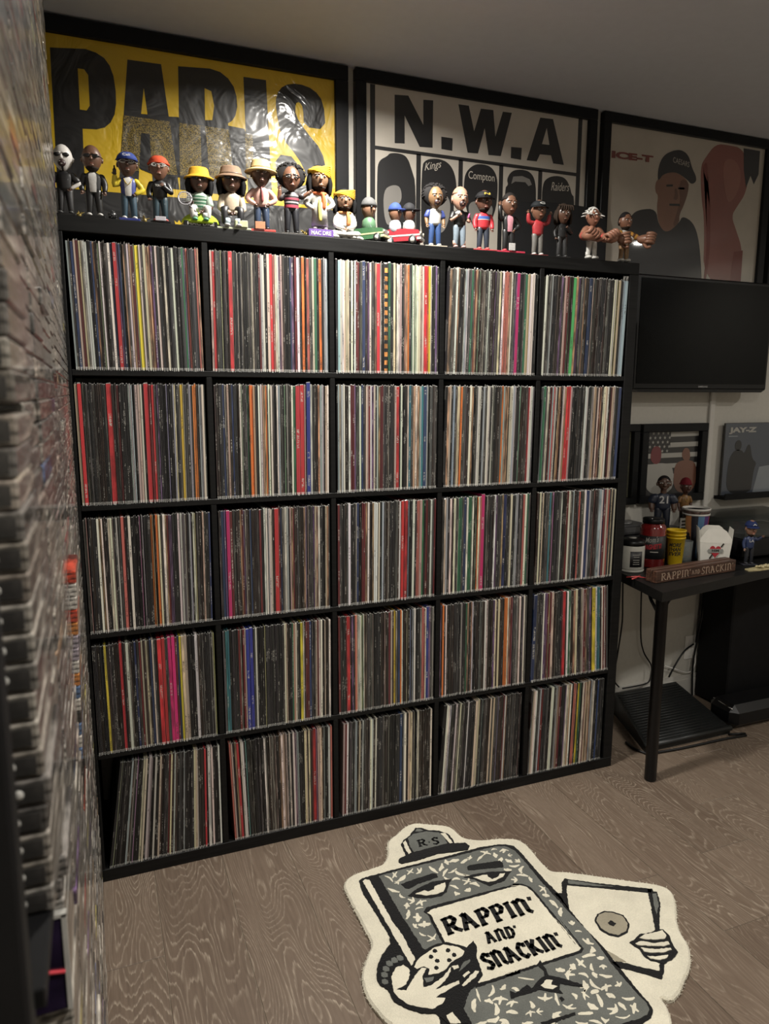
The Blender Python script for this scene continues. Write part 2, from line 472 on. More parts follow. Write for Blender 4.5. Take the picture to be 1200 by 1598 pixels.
def stroke_text(name, s, material, parent, origin, ex, ey, width, height, weight=.17, lift=0.0):
    """hand-drawn broad-pen lettering made of short thick strokes"""
    ex = Vector(ex).normalized(); ey = Vector(ey).normalized(); nz = ex.cross(ey).normalized()
    tot = sum(STROKES[c][0] + .12 for c in s) - .12
    sx = width / tot; o0 = Vector(origin); q = MB(); x = 0.0
    M = lambda p: o0 + ex * p[0] * sx + ey * p[1] * height + nz * lift
    asp = sx / height
    for c in s:
        wd, ls = STROKES[c]
        for l in ls:
            L2 = [(x + a, b) for a, b in l]
            for i in range(len(L2) - 1):
                a = Vector((L2[i][0] * asp, L2[i][1])); b = Vector((L2[i + 1][0] * asp, L2[i + 1][1])); d = (b - a)
                n = Vector((-d.y, d.x)).normalized(); w0 = weight * (.72 + .5 * abs(n.x)) * .5
                if len(l) == 2 and d.length < .42: w0 *= .8
                P = [a - d.normalized() * .02 + n * w0, a - d.normalized() * .02 - n * w0, b + d.normalized() * .02 - n * w0 * .92, b + d.normalized() * .02 + n * w0 * .92]
                q.add([M((p.x / asp, p.y)) for p in P], [(0, 1, 2, 3)])
            for i in range(1, len(L2) - 1):
                a = Vector((L2[i][0] * asp, L2[i][1]))
                q.add([M(((a.x + weight * .5 * math.cos(t * math.pi / 4)) / asp, a.y + weight * .5 * math.sin(t * math.pi / 4))) for t in range(8)], [tuple(range(8))])
        x += wd + .12
    return q.build(name, material, parent)
def clip_poly(P, z0, z1):
    """part of polygon between two heights"""
    for sgn, lim in ((1, z1), (-1, -z0)):
        Q = []
        for i in range(len(P)):
            a, b = P[i - 1], P[i]; fa = sgn * a[1] <= lim; fb = sgn * b[1] <= lim
            if fa != fb:
                t = (lim / sgn - a[1]) / (b[1] - a[1]); Q.append((a[0] + t * (b[0] - a[0]), lim / sgn))
            if fb: Q.append(b)
        P = Q
    return P
# ================================================================ the room
RX0, RX1, RY0, RY1 = -0.16, 4.30, -3.40, 0.40
floor = structure(MB().box(RX0, RX1, RY0, RY1, -0.06, -0.0022).build('floor', mat('plank_joint', (0.34, 0.29, 0.22), 0.8)))
PW = 0.1955
known_ends = {-1: -0.348, 9: -0.32, 8: -0.527, 7: -0.798, 10: -0.053}
k0 = int(math.floor((RX0 - 0.17) / PW)); k1 = int(math.ceil((RX1 - 0.17) / PW))
for k in range(k0, k1):
    xa = max(RX0, 0.17 + k * PW); xb = min(RX1, 0.17 + (k + 1) * PW)
    if xb - xa < 0.01: continue
    e = known_ends.get(k, random.uniform(-1.2, 0.0) if k not in (0, 1, 2, 3) else -0.9 - 0.13 * k)
    ends = [e + 1.22 * j for j in range(-4, 3)]
    cuts = [RY0] + [q for q in ends if RY0 + .02 < q < RY1 - .02] + [RY1]
    for ya, yb in zip(cuts[:-1], cuts[1:]):
        g = 0.0005
        cx, cy = (xa + xb) / 2, (ya + yb) / 2
        MB().box(xa + g - cx, xb - g - cx, ya + g - cy, yb - g - cy, -0.0021, 0.0, bev=0.0009).build('plank', M_floor, floor, (cx, cy, 0))
structure(MB().box(RX0, RX1, RY0, RY1, CEIL, CEIL + 0.05).build('ceiling', M_ceil))
wall_back = structure(MB().box(RX0 - .05, RX1 + .05, RY1, RY1 + 0.06, -0.06, CEIL + .05).build('wall_back', M_wall))
structure(MB().box(RX0 - .06, RX0, RY0, RY1, -0.06, CEIL + .05).build('wall_left', M_wall))
structure(MB().box(RX1, RX1 + .06, RY0, RY1, -0.06, CEIL + .05).build('wall_right', M_wall))
structure(MB().box(RX0 - .05, RX1 + .05, RY0 - .06, RY0, -0.06, CEIL + .05).build('wall_front', M_wall))
bb = MB(); bb.box(1.83, RX1, 0.386, 0.3995, 0.0, 0.085).box(1.83, RX1, 0.390, 0.3995, 0.085, 0.105)
structure(bb.build('baseboard_back', M_trim))
# painted cable cover running down the wall under the television
structure(MB().box(2.578, 2.606, 0.386, 0.3995, 0.72, 1.46, bev=0.003).build('trim_1', M_trim))
# white wall socket plate low on the wall
sk = empty('wall_socket', (2.575, 0.3995, 0.235))
MB().box(-.035, .035, -.006, 0, -.057, .057, bev=.003).build('plate', M_white, sk)
MB().box(-.018, .018, -.009, -.006, -.04, -.008, bev=.002).build('outlet', M_white, sk)
MB().box(-.018, .018, -.009, -.006, .008, .04, bev=.002).build('outlet', M_white, sk)
tag(sk, 'white wall socket low on the wall beneath the desk', 'socket')

def emis(name, col, s):
    m, N, L, P = new_mat(name)
    P.inputs['Base Color'].default_value = (0.8, 0.8, 0.8, 1)
    P.inputs['Emission Color'].default_value = col + (1,)
    P.inputs['Emission Strength'].default_value = s
    return m
M_lens = emis('lamp_lens', LAMP_COLOR, 6.0)
lamp_lab = ['round recessed ceiling downlight just in front of the record shelves', 'round recessed ceiling downlight towards the right side of the room',
            'round recessed ceiling downlight over the middle of the floor, behind the camera', 'round recessed ceiling downlight at the back of the room']
for i, (lx, ly, lw) in enumerate(LAMPS):
    t = empty('ceiling_downlight', (lx, ly, CEIL))
    MB().lathe([(0.092, 0), (0.092, -.006), (0.078, -.010), (0.070, -.004), (0.070, 0)]).build('trim_ring', M_white, t)
    MB().lathe([(0.0, -.003), (0.069, -.003), (0.069, -.001)]).build('lens', M_lens, t)
    tag(t, lamp_lab[i], 'ceiling light', 'recessed ceiling downlights')

# ================================================================ the record shelves
F_, D_, C_ = 0.038, 0.016, 0.336
SW = 2 * F_ + 4 * D_ + 5 * C_
SD = 0.385
sh = empty('record_shelf', (0, 0, 0))
tag(sh, 'tall black-brown cube shelving unit of five by five compartments packed with records', 'shelf')
B_ = 0.0015
MB().box(0, SW, 0, SD, SW - F_, SW, bev=B_).build('top_board', M_shelf, sh)
MB().box(0, SW, 0, SD, 0, F_, bev=B_).build('bottom_board', M_shelf, sh)
MB().box(0, F_, 0, SD, F_, SW - F_, bev=B_).build('side_panel', M_shelf, sh)
MB().box(SW - F_, SW, 0, SD, F_, SW - F_, bev=B_).build('side_panel', M_shelf, sh)
cx0 = [F_ + i * (C_ + D_) for i in range(5)]
cz0 = [SW - F_ - C_ - i * (C_ + D_) for i in range(5)]
for r in range(4):
    MB().box(F_, SW - F_, 0.001, SD, cz0[r] - D_, cz0[r], bev=B_).build('shelf_board', M_shelf, sh)
dv = MB().box(0, D_, 0.0015, SD, 0, C_, bev=B_).mesh('divider', [M_shelf])
for r in range(5):
    for c in range(4):
        link('divider', dv, sh, (cx0[c] + C_, 0, cz0[r]))

# ================================================================ the records
CODE = {'w': (.66, .63, .56), 'c': (.58, .50, .36), 'b': (.34, .22, .14), 'p': (.42, .33, .27), 'k': (.006, .006, .0065), 'd': (.016, .016, .0175),
        'g': (.075, .073, .069), 'l': (.36, .38, .39), 'r': (.50, .035, .04), 'R': (.11, .018, .02), 'o': (.60, .17, .04), 'y': (.62, .50, .05),
        'e': (.03, .12, .06), 'E': (.12, .50, .16), 't': (.04, .16, .19), 'u': (.025, .04, .10), 'U': (.03, .04, .24), 'v': (.14, .08, .17),
        'm': (.55, .03, .16), 's': (.40, .12, .095), 'n': (.030, .021, .017), 'x': (.03, .03, .03), 'a': (.30, .42, .44), 'q': (.60, .26, .07)}
CNAME = {'w': 'white', 'c': 'cream', 'b': 'tan', 'p': 'pale pinkish', 'l': 'light grey', 'r': 'red', 'R': 'dark maroon', 'o': 'orange', 'y': 'yellow',
         'e': 'dark green', 'E': 'bright green', 't': 'teal', 'u': 'navy', 'U': 'bright blue', 'v': 'purple', 'm': 'hot pink', 's': 'salmon red', 'a': 'pale aqua', 'q': 'chequered'}
ROWS = ['''l1 g1 u1.5 p1 R1.5 c1 x1 w2 k1.5 u1 b1 n2 w1 n2 g1 w1.5 u1 r2 v1 u1 k1 b2 w1 b1 R1.5 k.5 y2 w1 g1 c1.5 b2 s.5 v1 k1 w1.5 d1.5 n1 w1.5 d2 g1 w1.5 d3 g1 e1 n1 s1 g1 d1 g1 d1 s1 b1
p1 r1.5 g2 d2 g1 n1 r2 g1 d3 x1 k2 g2 p1 g1.5 d1 R2 w1 k1 c1.5 r1.5 s1 w2 v1 p1 x1.5 k2 u1 v1.5 R1 w1.5 g1 o1.5 n1 s1.5 g1.5 c1 e1.5 n1 o1.5 d1 l2
d1 a1.5 w2 c3 d.8 w1.2 k.6 w1 R2 g1.5 u2 x1 v1 w1.2 g2 b1 r2 w.6 d2 q2 e1.5 d1.5 c1.5 k.4 w2 p1 x1.5 b2 o1 g1 d1 w1.2 k.4 w2 c1 p1.5 w.6 r2 o1.2 y.8 c.6 d2.5 v.8 x1
d1 b1 g2 w2 k2 x.8 l1.5 g1.5 e1.8 s1.4 n2 x2 g1.4 w1.5 n2 v.5 g2 c.8 d.6 w1.2 s2.2 b1 w.8 g1.5 v.8 m1.6 d2 g1 e1 c.8 b1.5 w1.8 d1.6
w1 g1.5 l1 d2 n2 v1 g1 p1 R1 n2 E1.6 b1 v2 g1 b1.4 x1.2 u1.5 d1 n3 g1 d2 n1.4 g1 d2.5 w1.2 n1 c1 d1.2 a2.5''',
'''p1.2 r1.5 k.4 g2 d1.5 g1 n1.5 x1 k1 g.8 r2.2 n1 g.8 R1 k3.5 l1.6 d1 p2 w1 k.6 r2 R1 r1 g1 v1.5 k5 l.6 c.6 k.4 x1.5 y1 d1 g1.5 l1 d.6 o1.6 n1 l1.2 w1 g.6
n2 d1.5 u1 x1 p1 n1 u.8 d1.5 n1.2 w.8 k1.2 g1.5 e.6 n.5 o1.6 b1 x1.2 w2 b1.5 o.6 g.6 w2 g.6 d1.4 w.6 l1 g1 k2 x1.2 n1 w1 e1 r2.2 r2 p.5 n.5 U2 w1 g1 n1.5 b1 l2 n.5 c1 w.8
k.6 l.6 p2 w.8 n1.6 w1.2 R1.8 v1.4 g1 w1 u1 g1 p1.6 R1.6 v.8 w2.4 b1 R1.4 g1 x2 d2 n.6 p1 r1.6 d.5 w1 k2 n.6 w.8 t1.2 g1 b1 c2.2 n.6 l.6 t1 u1.6 l.8 d1 g1.2 n1 g1 k.6
d1 b1 p1 d1 a1 g1 c1.4 k.3 o1.6 g1.4 n1.4 w1.2 b1 k1 g1 w1.6 d1.4 l1 g1 w1.4 g1 w1.4 k1.4 n1.4 g1 o1.6 b2 n.6 p1 w1 l1 g.6 k1 d1.4 n2.6 g1 R.6 r.6 w.8 w1.4
d1 e1 g.8 w1 n.6 R1.6 r.5 w1.2 k.6 b1.2 R.8 g.5 w1.5 r2.4 p.7 d.6 k2.6 n.5 x.6 d2 g.6 w1.4 d1.4 g.6 l.6 p2 n.6 c.8 R.6 b.6 n.7 w1 c2 n1 R.8 c.8 w.6 g1 d1 u1.5''',
'''g1 d1.2 n.8 d1.4 w1 b1.4 n1 k.6 w1.6 p.4 k.4 g.6 w.6 g1 s1.2 R.4 k1 w1.2 k5.5 d1 n.6 o1.4 n.4 o1 c.8 g.8 w1 b.6 R.6 v1.4 d1 k1 w2 g.6 x1 d.8 l.8 k.6 w.8 n.6 g1.2 n1 p.8 g1 d.8 u.6
g.8 u1 v.8 m1.4 R1 g.6 d.6 n1.4 b.6 R.6 v.6 x1 g.8 u.6 n2 g.8 R.8 d.8 w1.6 l.4 w1.4 n.6 r1.6 R.6 u.5 x1.2 w1.4 k.5 p1.2 R.5 n1.2 g.8 n1.6 b.8 d1.6 g1.4 v.5 p1.4 w.8 d1 k1 p.6 b1.2
R.8 g.8 d1 n.6 g.6 w1 k1.2 x1 u.8 k1 R1.4 b.8 w.8 n1 b.6 w1.4 n.3 w.6 k.8 l.8 g.8 x1.4 d2 g1 n.6 w.8 r2.4 n.6 k1.4 w1 x.6 s1.2 p1 e.8 k.6 R1 n.8 w.8 g.8 R.6
g.6 c2.2 w.8 n.8 w.6 x1.2 e1.4 g.8 u1 w.8 e1.2 d.3 w1 n1 o1 s.6 m1.4 k.8 x1 d1.2 n.8 w.8 v1.4 g1 b.8 u1.4 d.8 x.8 c1.4 k.4 l1.2 d.8 g1 n.4 s1.6 e.8 g.8
n1 c1.6 d.8 g1.4 t.5 g.8 k.8 d1.6 g.8 w.6 k.8 n.8 R.8 w.8 g.8 l.5 n.6 d1.2 s2 n.5 w.8 u1 l.8 g.8 n1.6 g.8 a1.2 w.5 u.5 R.8 p.8 s1.4 c1.2 w.8''',
'''d1.4 n.8 d1.4 y.8 n.8 g1.4 n1.6 r1 k.5 x.5 w1 x.8 d.8 u.8 g.8 R.6 p1.4 c.8 n.4 u.8 w.6 g.5 n.6 r1.4 r1.2 g.8 m2.4 R.6 u.6 y.8 c1 p1 k1.4 d1 w1 x.8 g1 d2 g.6 k1.2
g.8 t1.2 k.8 d2 R.6 x.8 R.6 p.4 U2.4 g.6 w.6 k2.4 d6 g.5 w.6 p.4 n.8 d.8 e1 c1.2 k.5 y1 w.4 n.5 R1.2 u.8 g1.2 p.8 R.5 w1.2 n.8 c.4 n1 w.8
R.8 x.6 d1.2 R.4 r1.2 n.4 v.8 d.4 s.8 c.4 w1.2 n.5 w.5 n1 g2 d3 n1.4 p.4 n1 R.8 c1.2 y.8 x.8 u.8 o1 n2 k1.6 l.6 w.6 k.8 d1 x.6 s1.2 w.4 U1 v.6 g.8 x.8
n.6 o1.8 n.8 x1 n.8 d1.4 g.8 x.8 d1.4 e.6 b.6 n.8 b1 d1.2 n.8 d1 g.6 n.8 w1.4 n2 v.6 c2 n1.2 d.6 o1.4 w.5 b.8 R.6 n.6 g1.4 x.8 w.8 d.8 n.4 w.6 g.6
u1.2 g.8 d1.2 g.6 w.5 v1.2 R1 R.6 p.8 n1 x.8 d1.6 R.4 r1 n.5 w.8 e.6 n1.4 b.8 c.6 d1.6 p1.2 R.6 b.6 g1 v.6 n.6 y1.2 w.6 t1.4 d.6 w.5 R1.4 g.6''',
'''d1.4 k.8 g.5 k1 l.5 x1.2 k1.6 c1.2 k.4 w.8 k1 w.6 k.8 c1 k.6 g1 R.5 c1.4 x.5 k.6 g.6 k.6 l.4 k1.6 d.8 c1 w.4 n1.6 r.6 d.4 w.8 n.3 w.6 k1.4 w.5
s.6 p1 b.6 r.8 n.4 w1 d1.4 g1 k1 d1 g.8 k.8 w.6 x1 x2 n.6 x.8 b.5 w.8 p1.2 x.6 w.6 k.5 w.8 n.4 l.8 d.8 k1 c1 n.3 c1.2 R.4 r1 k.5 c1.6 n.5 k1.4 w.8 s.6
p.6 R.6 w.5 g1.4 d.6 l.6 n.6 c1.4 g.8 n.8 g.5 w1 n.6 w1 d1.2 g.8 n.8 k2.6 d1.4 u.8 k.6 w.8 n.6 c1.4 g.6 d.8 w.8 n3.6 w.6
k1 w1.4 g.6 d.8 w.6 x.8 c1 g.8 d.8 w.8 d1.6 c1.6 d1.4 g.8 n1 c1.6 g1 n1.8 R.4 w.8 d.8 g1.8 d1.4 k1
n.6 p.6 w1 g1 l.6 R.8 d1.4 g.6 k1 w1 g.8 l1 b.4 R.8 k2 w.6 c1.6 k.6 s1 n.6 y.8 e.6 k.6 w.8 R.4 p1.6 b.6 k.4 w1 g.4 k1 u.6 d2''']
# lean of the leftmost and rightmost record: how far the top edge is shifted to the right (m), and the gaps left and right at the bottom
LEAN = {(4, 0): (0.046, 0.000, 0.012, 0.002), (4, 1): (-0.010, 0.001, 0.014, 0.003), (4, 2): (0.006, 0.0, 0.012, 0.006), (4, 3): (0.020, 0.004, 0.002, 0.010),
        (4, 4): (0.010, 0.003, 0.004, 0.010), (3, 4): (0.004, -0.018, 0.003, 0.003), (0, 0): (-0.006, -0.004, 0.008, 0.004), (1, 4): (0.008, 0.006, 0.0, 0.006),
        (0, 4): (0.008, 0.008, 0.001, 0.004), (0, 3): (0.008, 0.004, 0.003, 0.006), (1, 3): (0.005, 0.004, 0.003, 0.006)}
ROWN = ['top row', 'second row', 'third row', 'fourth row', 'bottom row']
COLN = ['first compartment', 'second compartment', 'third compartment', 'fourth compartment', 'fifth compartment']
ORD = ['', 'second ', 'third ', 'fourth ', 'fifth ', 'sixth ', 'seventh ', 'eighth ', 'ninth ', 'tenth ', 'eleventh ', 'twelfth ', 'thirteenth ', 'fourteenth ', 'fifteenth ']

class Rec:
    pass
def rec_geo(rc):
    """sleeve box, slightly leaning, with poly lips; returns verts, faces, mats, colours, places, prints"""
    x0, x1, zb, h, y0, dp, sh0 = rc.x0, rc.x1, rc.z, rc.h, rc.y, 0.315, rc.lean
    vs = []
    for z, s in ((zb, 0.0), (zb + h, sh0)):
        for y in (y0, y0 + dp):
            vs += [(x0 + s, y, z), (x1 + s, y, z)]
    fs = [(0, 2, 3, 1), (4, 5, 7, 6), (0, 1, 5, 4), (2, 6, 7, 3), (0, 4, 6, 2), (1, 3, 7, 5)]
    mi = [0] * 6
    pl = [(u, v, rc.seed) for v in (0.0, 1.0) for _ in (0, 1) for u in (0.0, 1.0)]
    b = len(vs)
    t = rc.lip
    vs += [(x0 + sh0, y0 + .002, zb + h), (x1 + sh0, y0 + .002, zb + h), (x1 + sh0 - t * .2, y0 + .004 - t * .6, zb + h + t), (x0 + sh0 + t * .1, y0 + .004, zb + h + t * rc.lk)]
    fs.append((b, b + 1, b + 2, b + 3)); mi.append(1)
    t2 = rc.lip2
    vs += [(x0, y0 - .0012, zb + .006), (x1 - .0006, y0 - .0012, zb + .006), (x1 - (x1 - x0) * .35, y0 - .0022, zb - t2), (x0 + (x1 - x0) * .15, y0 - .0022, zb - t2 * .7)]
    fs.append((b + 4, b + 5, b + 6, b + 7)); mi.append(1)
    pl += [(0.0, 0.0, rc.seed)] * 8
    return vs, fs, mi, pl

def rec_mesh(name, recs):
    V = []; Fc = []; MI = []; PL = []; CO = []; PR = []
    for rc in recs:
        vs, fs, mi, pl = rec_geo(rc)
        b = len(V)
        V += vs; Fc += [tuple(b + i for i in f) for f in fs]; MI += mi; PL += pl
        CO += [rc.col + (1.0,)] * len(vs); PR += [rc.pr] * len(vs)
    me = bpy.data.meshes.new(name)
    me.from_pydata(V, [], Fc)
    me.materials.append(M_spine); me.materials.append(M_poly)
    me.polygons.foreach_set('material_index', MI)
    a = me.attributes.new('spine_colour', 'FLOAT_COLOR', 'POINT'); a.data.foreach_set('color', [q for c in CO for q in c])
    a = me.attributes.new('spine_place', 'FLOAT_VECTOR', 'POINT'); a.data.foreach_set('vector', [q for c in PL for q in c])
    a = me.attributes.new('spine_print', 'FLOAT', 'POINT'); a.data.foreach_set('value', PR)
    me.update()
    return me

rng = random.Random(11)
ALL = []
for r, row in enumerate(ROWS):
    for c, cell in enumerate(row.strip().split('\n')):
        seg = [(t[0], float(t[1:])) for t in cell.split()]
        tot = sum(s[1] for s in seg)
        l0, l1, g0, g1 = LEAN.get((r, c), (rng.uniform(-.002, .003), rng.uniform(-.002, .003), 0.003, 0.004))
        W0 = cx0[c] + g0; WW = C_ - g0 - g1 - 0.0004
        if l0 < 0: W0 += -l0 * 0.5; WW -= -l0 * .5
        if l1 > 0: WW -= l1
        lst = []
        for code, wd in seg:
            mm = wd / tot * WW
            if code in 'kdgnxl':
                n = max(1, int(round(mm / rng.uniform(0.0030, 0.0042))))
            else:
                n = max(1, int(round(mm / (0.0060 if code in 'wcbpseRvto' else 0.0120))))
            for j in range(n):
                cd = code
                if j and n > 1 and code in 'wcbpseRvto' and rng.random() < .45: cd = rng.choice('glnwdb')
                lst.append((cd, mm / n, n))
        xx = W0
        for code, mm, n in lst:
            rc = Rec(); rc.code = code; rc.row = r; rc.colm = c
            f = (xx - W0) / WW
            gap = rng.uniform(.0005, .0014) if mm < .006 else rng.uniform(.0010, .0020)
            rc.x0 = xx + gap * .5; rc.x1 = xx + mm - gap * .5
            rc.wid = mm
            rc.lean = l0 + (l1 - l0) * (f ** 0.8) + rng.uniform(-.0006, .0006)
            rc.h = 0.3135 + rng.uniform(-.0025, .0025)
            if code == 'U' and mm > .012: rc.h = 0.322
            if code == 'm' and mm > .012: rc.h = 0.320
            rc.z = cz0[r] + 0.0006
            rc.y = 0.0005 + abs(rng.gauss(0, .0018)) if r < 4 else 0.003 + abs(rng.gauss(0, .0022))
            base = CODE[code]
            k = rng.uniform(0.72, 1.22)
            rc.col = tuple(max(.004, min(.8, q * k * rng.uniform(.9, 1.1))) for q in base)
            if code in 'kdn' and rng.random() < .10:
                rc.col = tuple(rng.uniform(.18, .42) * q for q in (1, .95, .88)); rc.code = 'g'
                rc.x1 = min(rc.x1, rc.x0 + .0016)
            rc.pr = 1.0 if code in 'xgnvb' and rng.random() < .75 else (2.0 if code == 'q' else (0.6 if rng.random() < .25 else 0.0))
            if code == 'x': rc.col = rng.choice([(.025, .025, .025), (.26, .25, .22), (.05, .035, .028)])
            rc.seed = rng.random()
            rc.lip = rng.uniform(.0015, .0045) * (1.7 if rng.random() < .12 else 1); rc.lk = rng.uniform(.3, 1.0); rc.lip2 = rng.uniform(.0008, .0042)
            if code == 'a' and c == 4 and r == 0: rc.lip = 0.014; rc.lk = 1.2
            ALL.append(rc); xx += mm
# the spines that show largest become single records, the rest one mass
pick = set()
for r in range(5):
    for c in range(5):
        cand = sorted([rc for rc in ALL if rc.row == r and rc.colm == c and rc.code in CNAME], key=lambda q: -q.wid)[:12]
        pick.update(id(q) for q in cand)
count = {}
for rc in ALL:
    key = (rc.row, rc.colm, rc.code)
    count[key] = count.get(key, 0) + (1 if rc.code in CNAME else 0)
run = {}
rest = []
for rc in ALL:
    key = (rc.row, rc.colm, rc.code)
    run[key] = run.get(key, 0) + 1
    if id(rc) not in pick:
        rest.append(rc); continue
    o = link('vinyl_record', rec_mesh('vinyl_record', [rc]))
    n = run[key]
    place = '%s, %s' % (ROWN[rc.row], COLN[rc.colm])
    if count[key] == 1: lab = 'only %s record sleeve in the %s of the shelf' % (CNAME[rc.code], place)
    elif n == 1: lab = 'leftmost %s record sleeve in the %s of the shelf' % (CNAME[rc.code], place)
    else: lab = '%s%s record sleeve from the left in the %s' % (ORD[min(n - 1, 14)], CNAME[rc.code], place)
    tag(o, lab, 'record', 'records in the ' + ROWN[rc.row])
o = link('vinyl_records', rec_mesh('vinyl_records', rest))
tag(o, 'thin record sleeves packed tightly between the wider ones on the shelf', 'records', kind='stuff')

# ================================================================ cassettes stacked along the left wall
CW, CH, CDp = 0.1095, 0.0172, 0.0695
case_cols = [(.32, .30, .27), (.40, .38, .34), (.20, .19, .18), (.27, .25, .22), (.45, .43, .39), (.14, .135, .13), (.36, .32, .28), (.30, .29, .27), (.24, .23, .22)]
accent = [(.40, .04, .05), (.45, .32, .22), (.12, .16, .30), (.55, .50, .15), (.55, .52, .46), (.30, .10, .10), (.16, .10, .22)]
def case_mesh(name, lst):
    """lst of (x front, y near, z bottom, colour, tilt)"""
    V = []; Fc = []; CO = []
    for xf, yn, zb, colr, h in lst:
        m = MB().box(xf - CDp, xf, yn, yn + CW, zb, zb + h, bev=0.0016)
        b = len(V)
        V += m.v; Fc += [tuple(b + i for i in f) for f in m.f]; CO += [colr + (1.0,)] * len(m.v)
    me = bpy.data.meshes.new(name)
    me.from_pydata(V, [], Fc); me.materials.append(M_case)
    a = me.attributes.new('case_colour', 'FLOAT_COLOR', 'POINT'); a.data.foreach_set('color', [q for c in CO for q in c])
    me.update()
    return me
rg = random.Random(5)
ind = []; mass = []; bright = []
NC = 14
for c in range(NC):
    yn = -0.014 - (c + 1) * 0.1125
    t = (c + .5) / NC
    xs = 0.030 + 0.019 * t
    zlow = 0.0 if c < 12 else (0.0 if c == 12 else 1.075)
    z = zlow + 0.012 if zlow == 0 else zlow
    if c == 12: xs -= 0.002
    while z < 2.40:
        h = CH
        kind = rg.random()
        colr = rg.choice(accent) if kind < .05 else rg.choice(case_cols)
        k = rg.uniform(.6, 1.05); colr = tuple(min(.75, q * k) for q in colr)
        x = xs + rg.gauss(0, .0005) + (rg.uniform(.001, .004) if rg.random() < .04 and c > 5 else 0)
        near = c >= 12
        if c == 8 and .79 < z < 1.14:
            x = xs + .0105 * (z - .77) / .36
            colr = rg.choice([(.60, .58, .54), (.50, .06, .03), (.10, .18, .34), (.60, .58, .54), (.55, .22, .06), (.03, .03, .03), (.40, .36, .42)])
            bright.append((x, yn, z, colr, h)); z += h + .0005
            continue
        item = (x, yn, z, colr, h)
        # every 24 cases the rack has a thin shelf
        (ind if near else mass).append((item, c))
        z += h + 0.0005 + (0.006 if int((z - zlow) / .30) != int((z + h - zlow) / .30) else 0)
ind.sort(key=lambda q: -q[0][1] * 10 - q[0][2] * .001)
ind = ind[:300]
ORDN = ['first', 'second', 'third', 'fourth', 'fifth', 'sixth', 'seventh', 'eighth', 'ninth', 'tenth', 'eleventh', 'twelfth', 'thirteenth', 'fourteenth', 'fifteenth', 'sixteenth', 'seventeenth', 'eighteenth', 'nineteenth', 'twentieth', 'twenty-first', 'twenty-second']
PZ = 0.912
M_casein = mat('cassette_shell_dark', (.040, .038, .036), .25, .5, 60)
M_caselight = mat('case_dot_pale', (.45, .44, .41), .2, .1)
for item, c in ind:
    x, yn, zb, colr, h = item
    me = case_mesh('cassette_case', [(0, 0, 0, colr, h)])
    o = link('cassette_case', me, None, (x, yn, zb))
    if c == NC - 1:
        MB().box(-.064, -.004, -.0006, .0, h * .16, h * .80, bev=.0005).build('cassette_edge', M_casein, o)
        q = MB(); q.ell((-.018, -.0006, h * .5), (.0032, .0014, .0032), 8, 5); q.build('pale_dot', M_caselight, o)  # small pale dot on the dark end face
        tag(o, 'clear plastic cassette case lying flat in the nearest stack at the left edge', 'cassette', 'cassettes in the nearest stack')
    else:
        tag(o, 'clear plastic cassette case lying flat in the second nearest stack at the left', 'cassette', 'cassettes in the second nearest stack')
for i_, (x, yn, zb, colr, h) in enumerate(bright):
    o = link('cassette_case', case_mesh('cassette_case', [(0, 0, 0, colr, h)]), None, (x, yn, zb))
    nm_ = 'white' if colr[0] > .55 and colr[1] > .5 else 'orange' if colr[1] > .2 and colr[0] > .5 else 'red' if colr[0] > .45 else 'blue' if colr[2] > .3 and colr[0] < .2 else 'black' if colr[0] < .1 else 'lilac'
    tag(o, '%s cassette case jutting out of the left wall stacks, %s' % (nm_, ORDN[len(bright) - 1 - i_] + ' from the top'), 'cassette', 'coloured cassettes jutting out of the stacks')
t = empty('standing_cassette_case', (0.008, -1.4815, PZ))
tag(t, 'dark purple cassette case with a red streak standing at the lower left', 'cassette')
MB().box(-.046, .036, 0, .0045, 0, .080, bev=.001).build('case', mat('cover_purple', (.016, .010, .028), .18, .6, 40, coat=.8), t)
q = MB(); q.tube([(-.034, -.0008, .046), (-.005, -.0008, .041), (.034, -.0008, .034)], .0016, 6); q.build('red_streak', mat('cover_red', (.55, .05, .07), .4), t)
q = MB(); q.box(.034, .0375, -.001, .005, 0, .082).box(-.047, .0375, -.001, .005, .080, .083); q.build('clear_edge', mat('case_edge', (.42, .41, .38), .2, .1), t)
o = link('cassette_cases', case_mesh('cassette_cases', [i for i, _ in mass]))
tag(o, 'clear plastic cassette cases stacked to the ceiling along the left wall', 'cassettes', kind='stuff')
# rack behind and beside the cassettes
rk = empty('cassette_rack', (-0.10, -0.84, 0))
tag(rk, 'black wall rack holding the stacked cassette cases at the left', 'rack')
MB().box(-0.055, -0.045, -0.78, 0.826, 0.0, 2.42).build('back_panel', M_blackmat, rk)
MB().box(-0.045, 0.141, -0.835, -0.812, 0.0, 1.30, bev=.002).build('side_panel', M_blackmat, rk)
for z in (0.0,):
    MB().box(-0.045, 0.122, -0.64, 0.826, z, z + 0.011).build('rack_shelf', M_blackmat, rk)
MB().box(-0.045, 0.146, -0.81, -0.64, 1.062, 1.0745, bev=.001).build('rack_shelf', M_blackmat, rk)
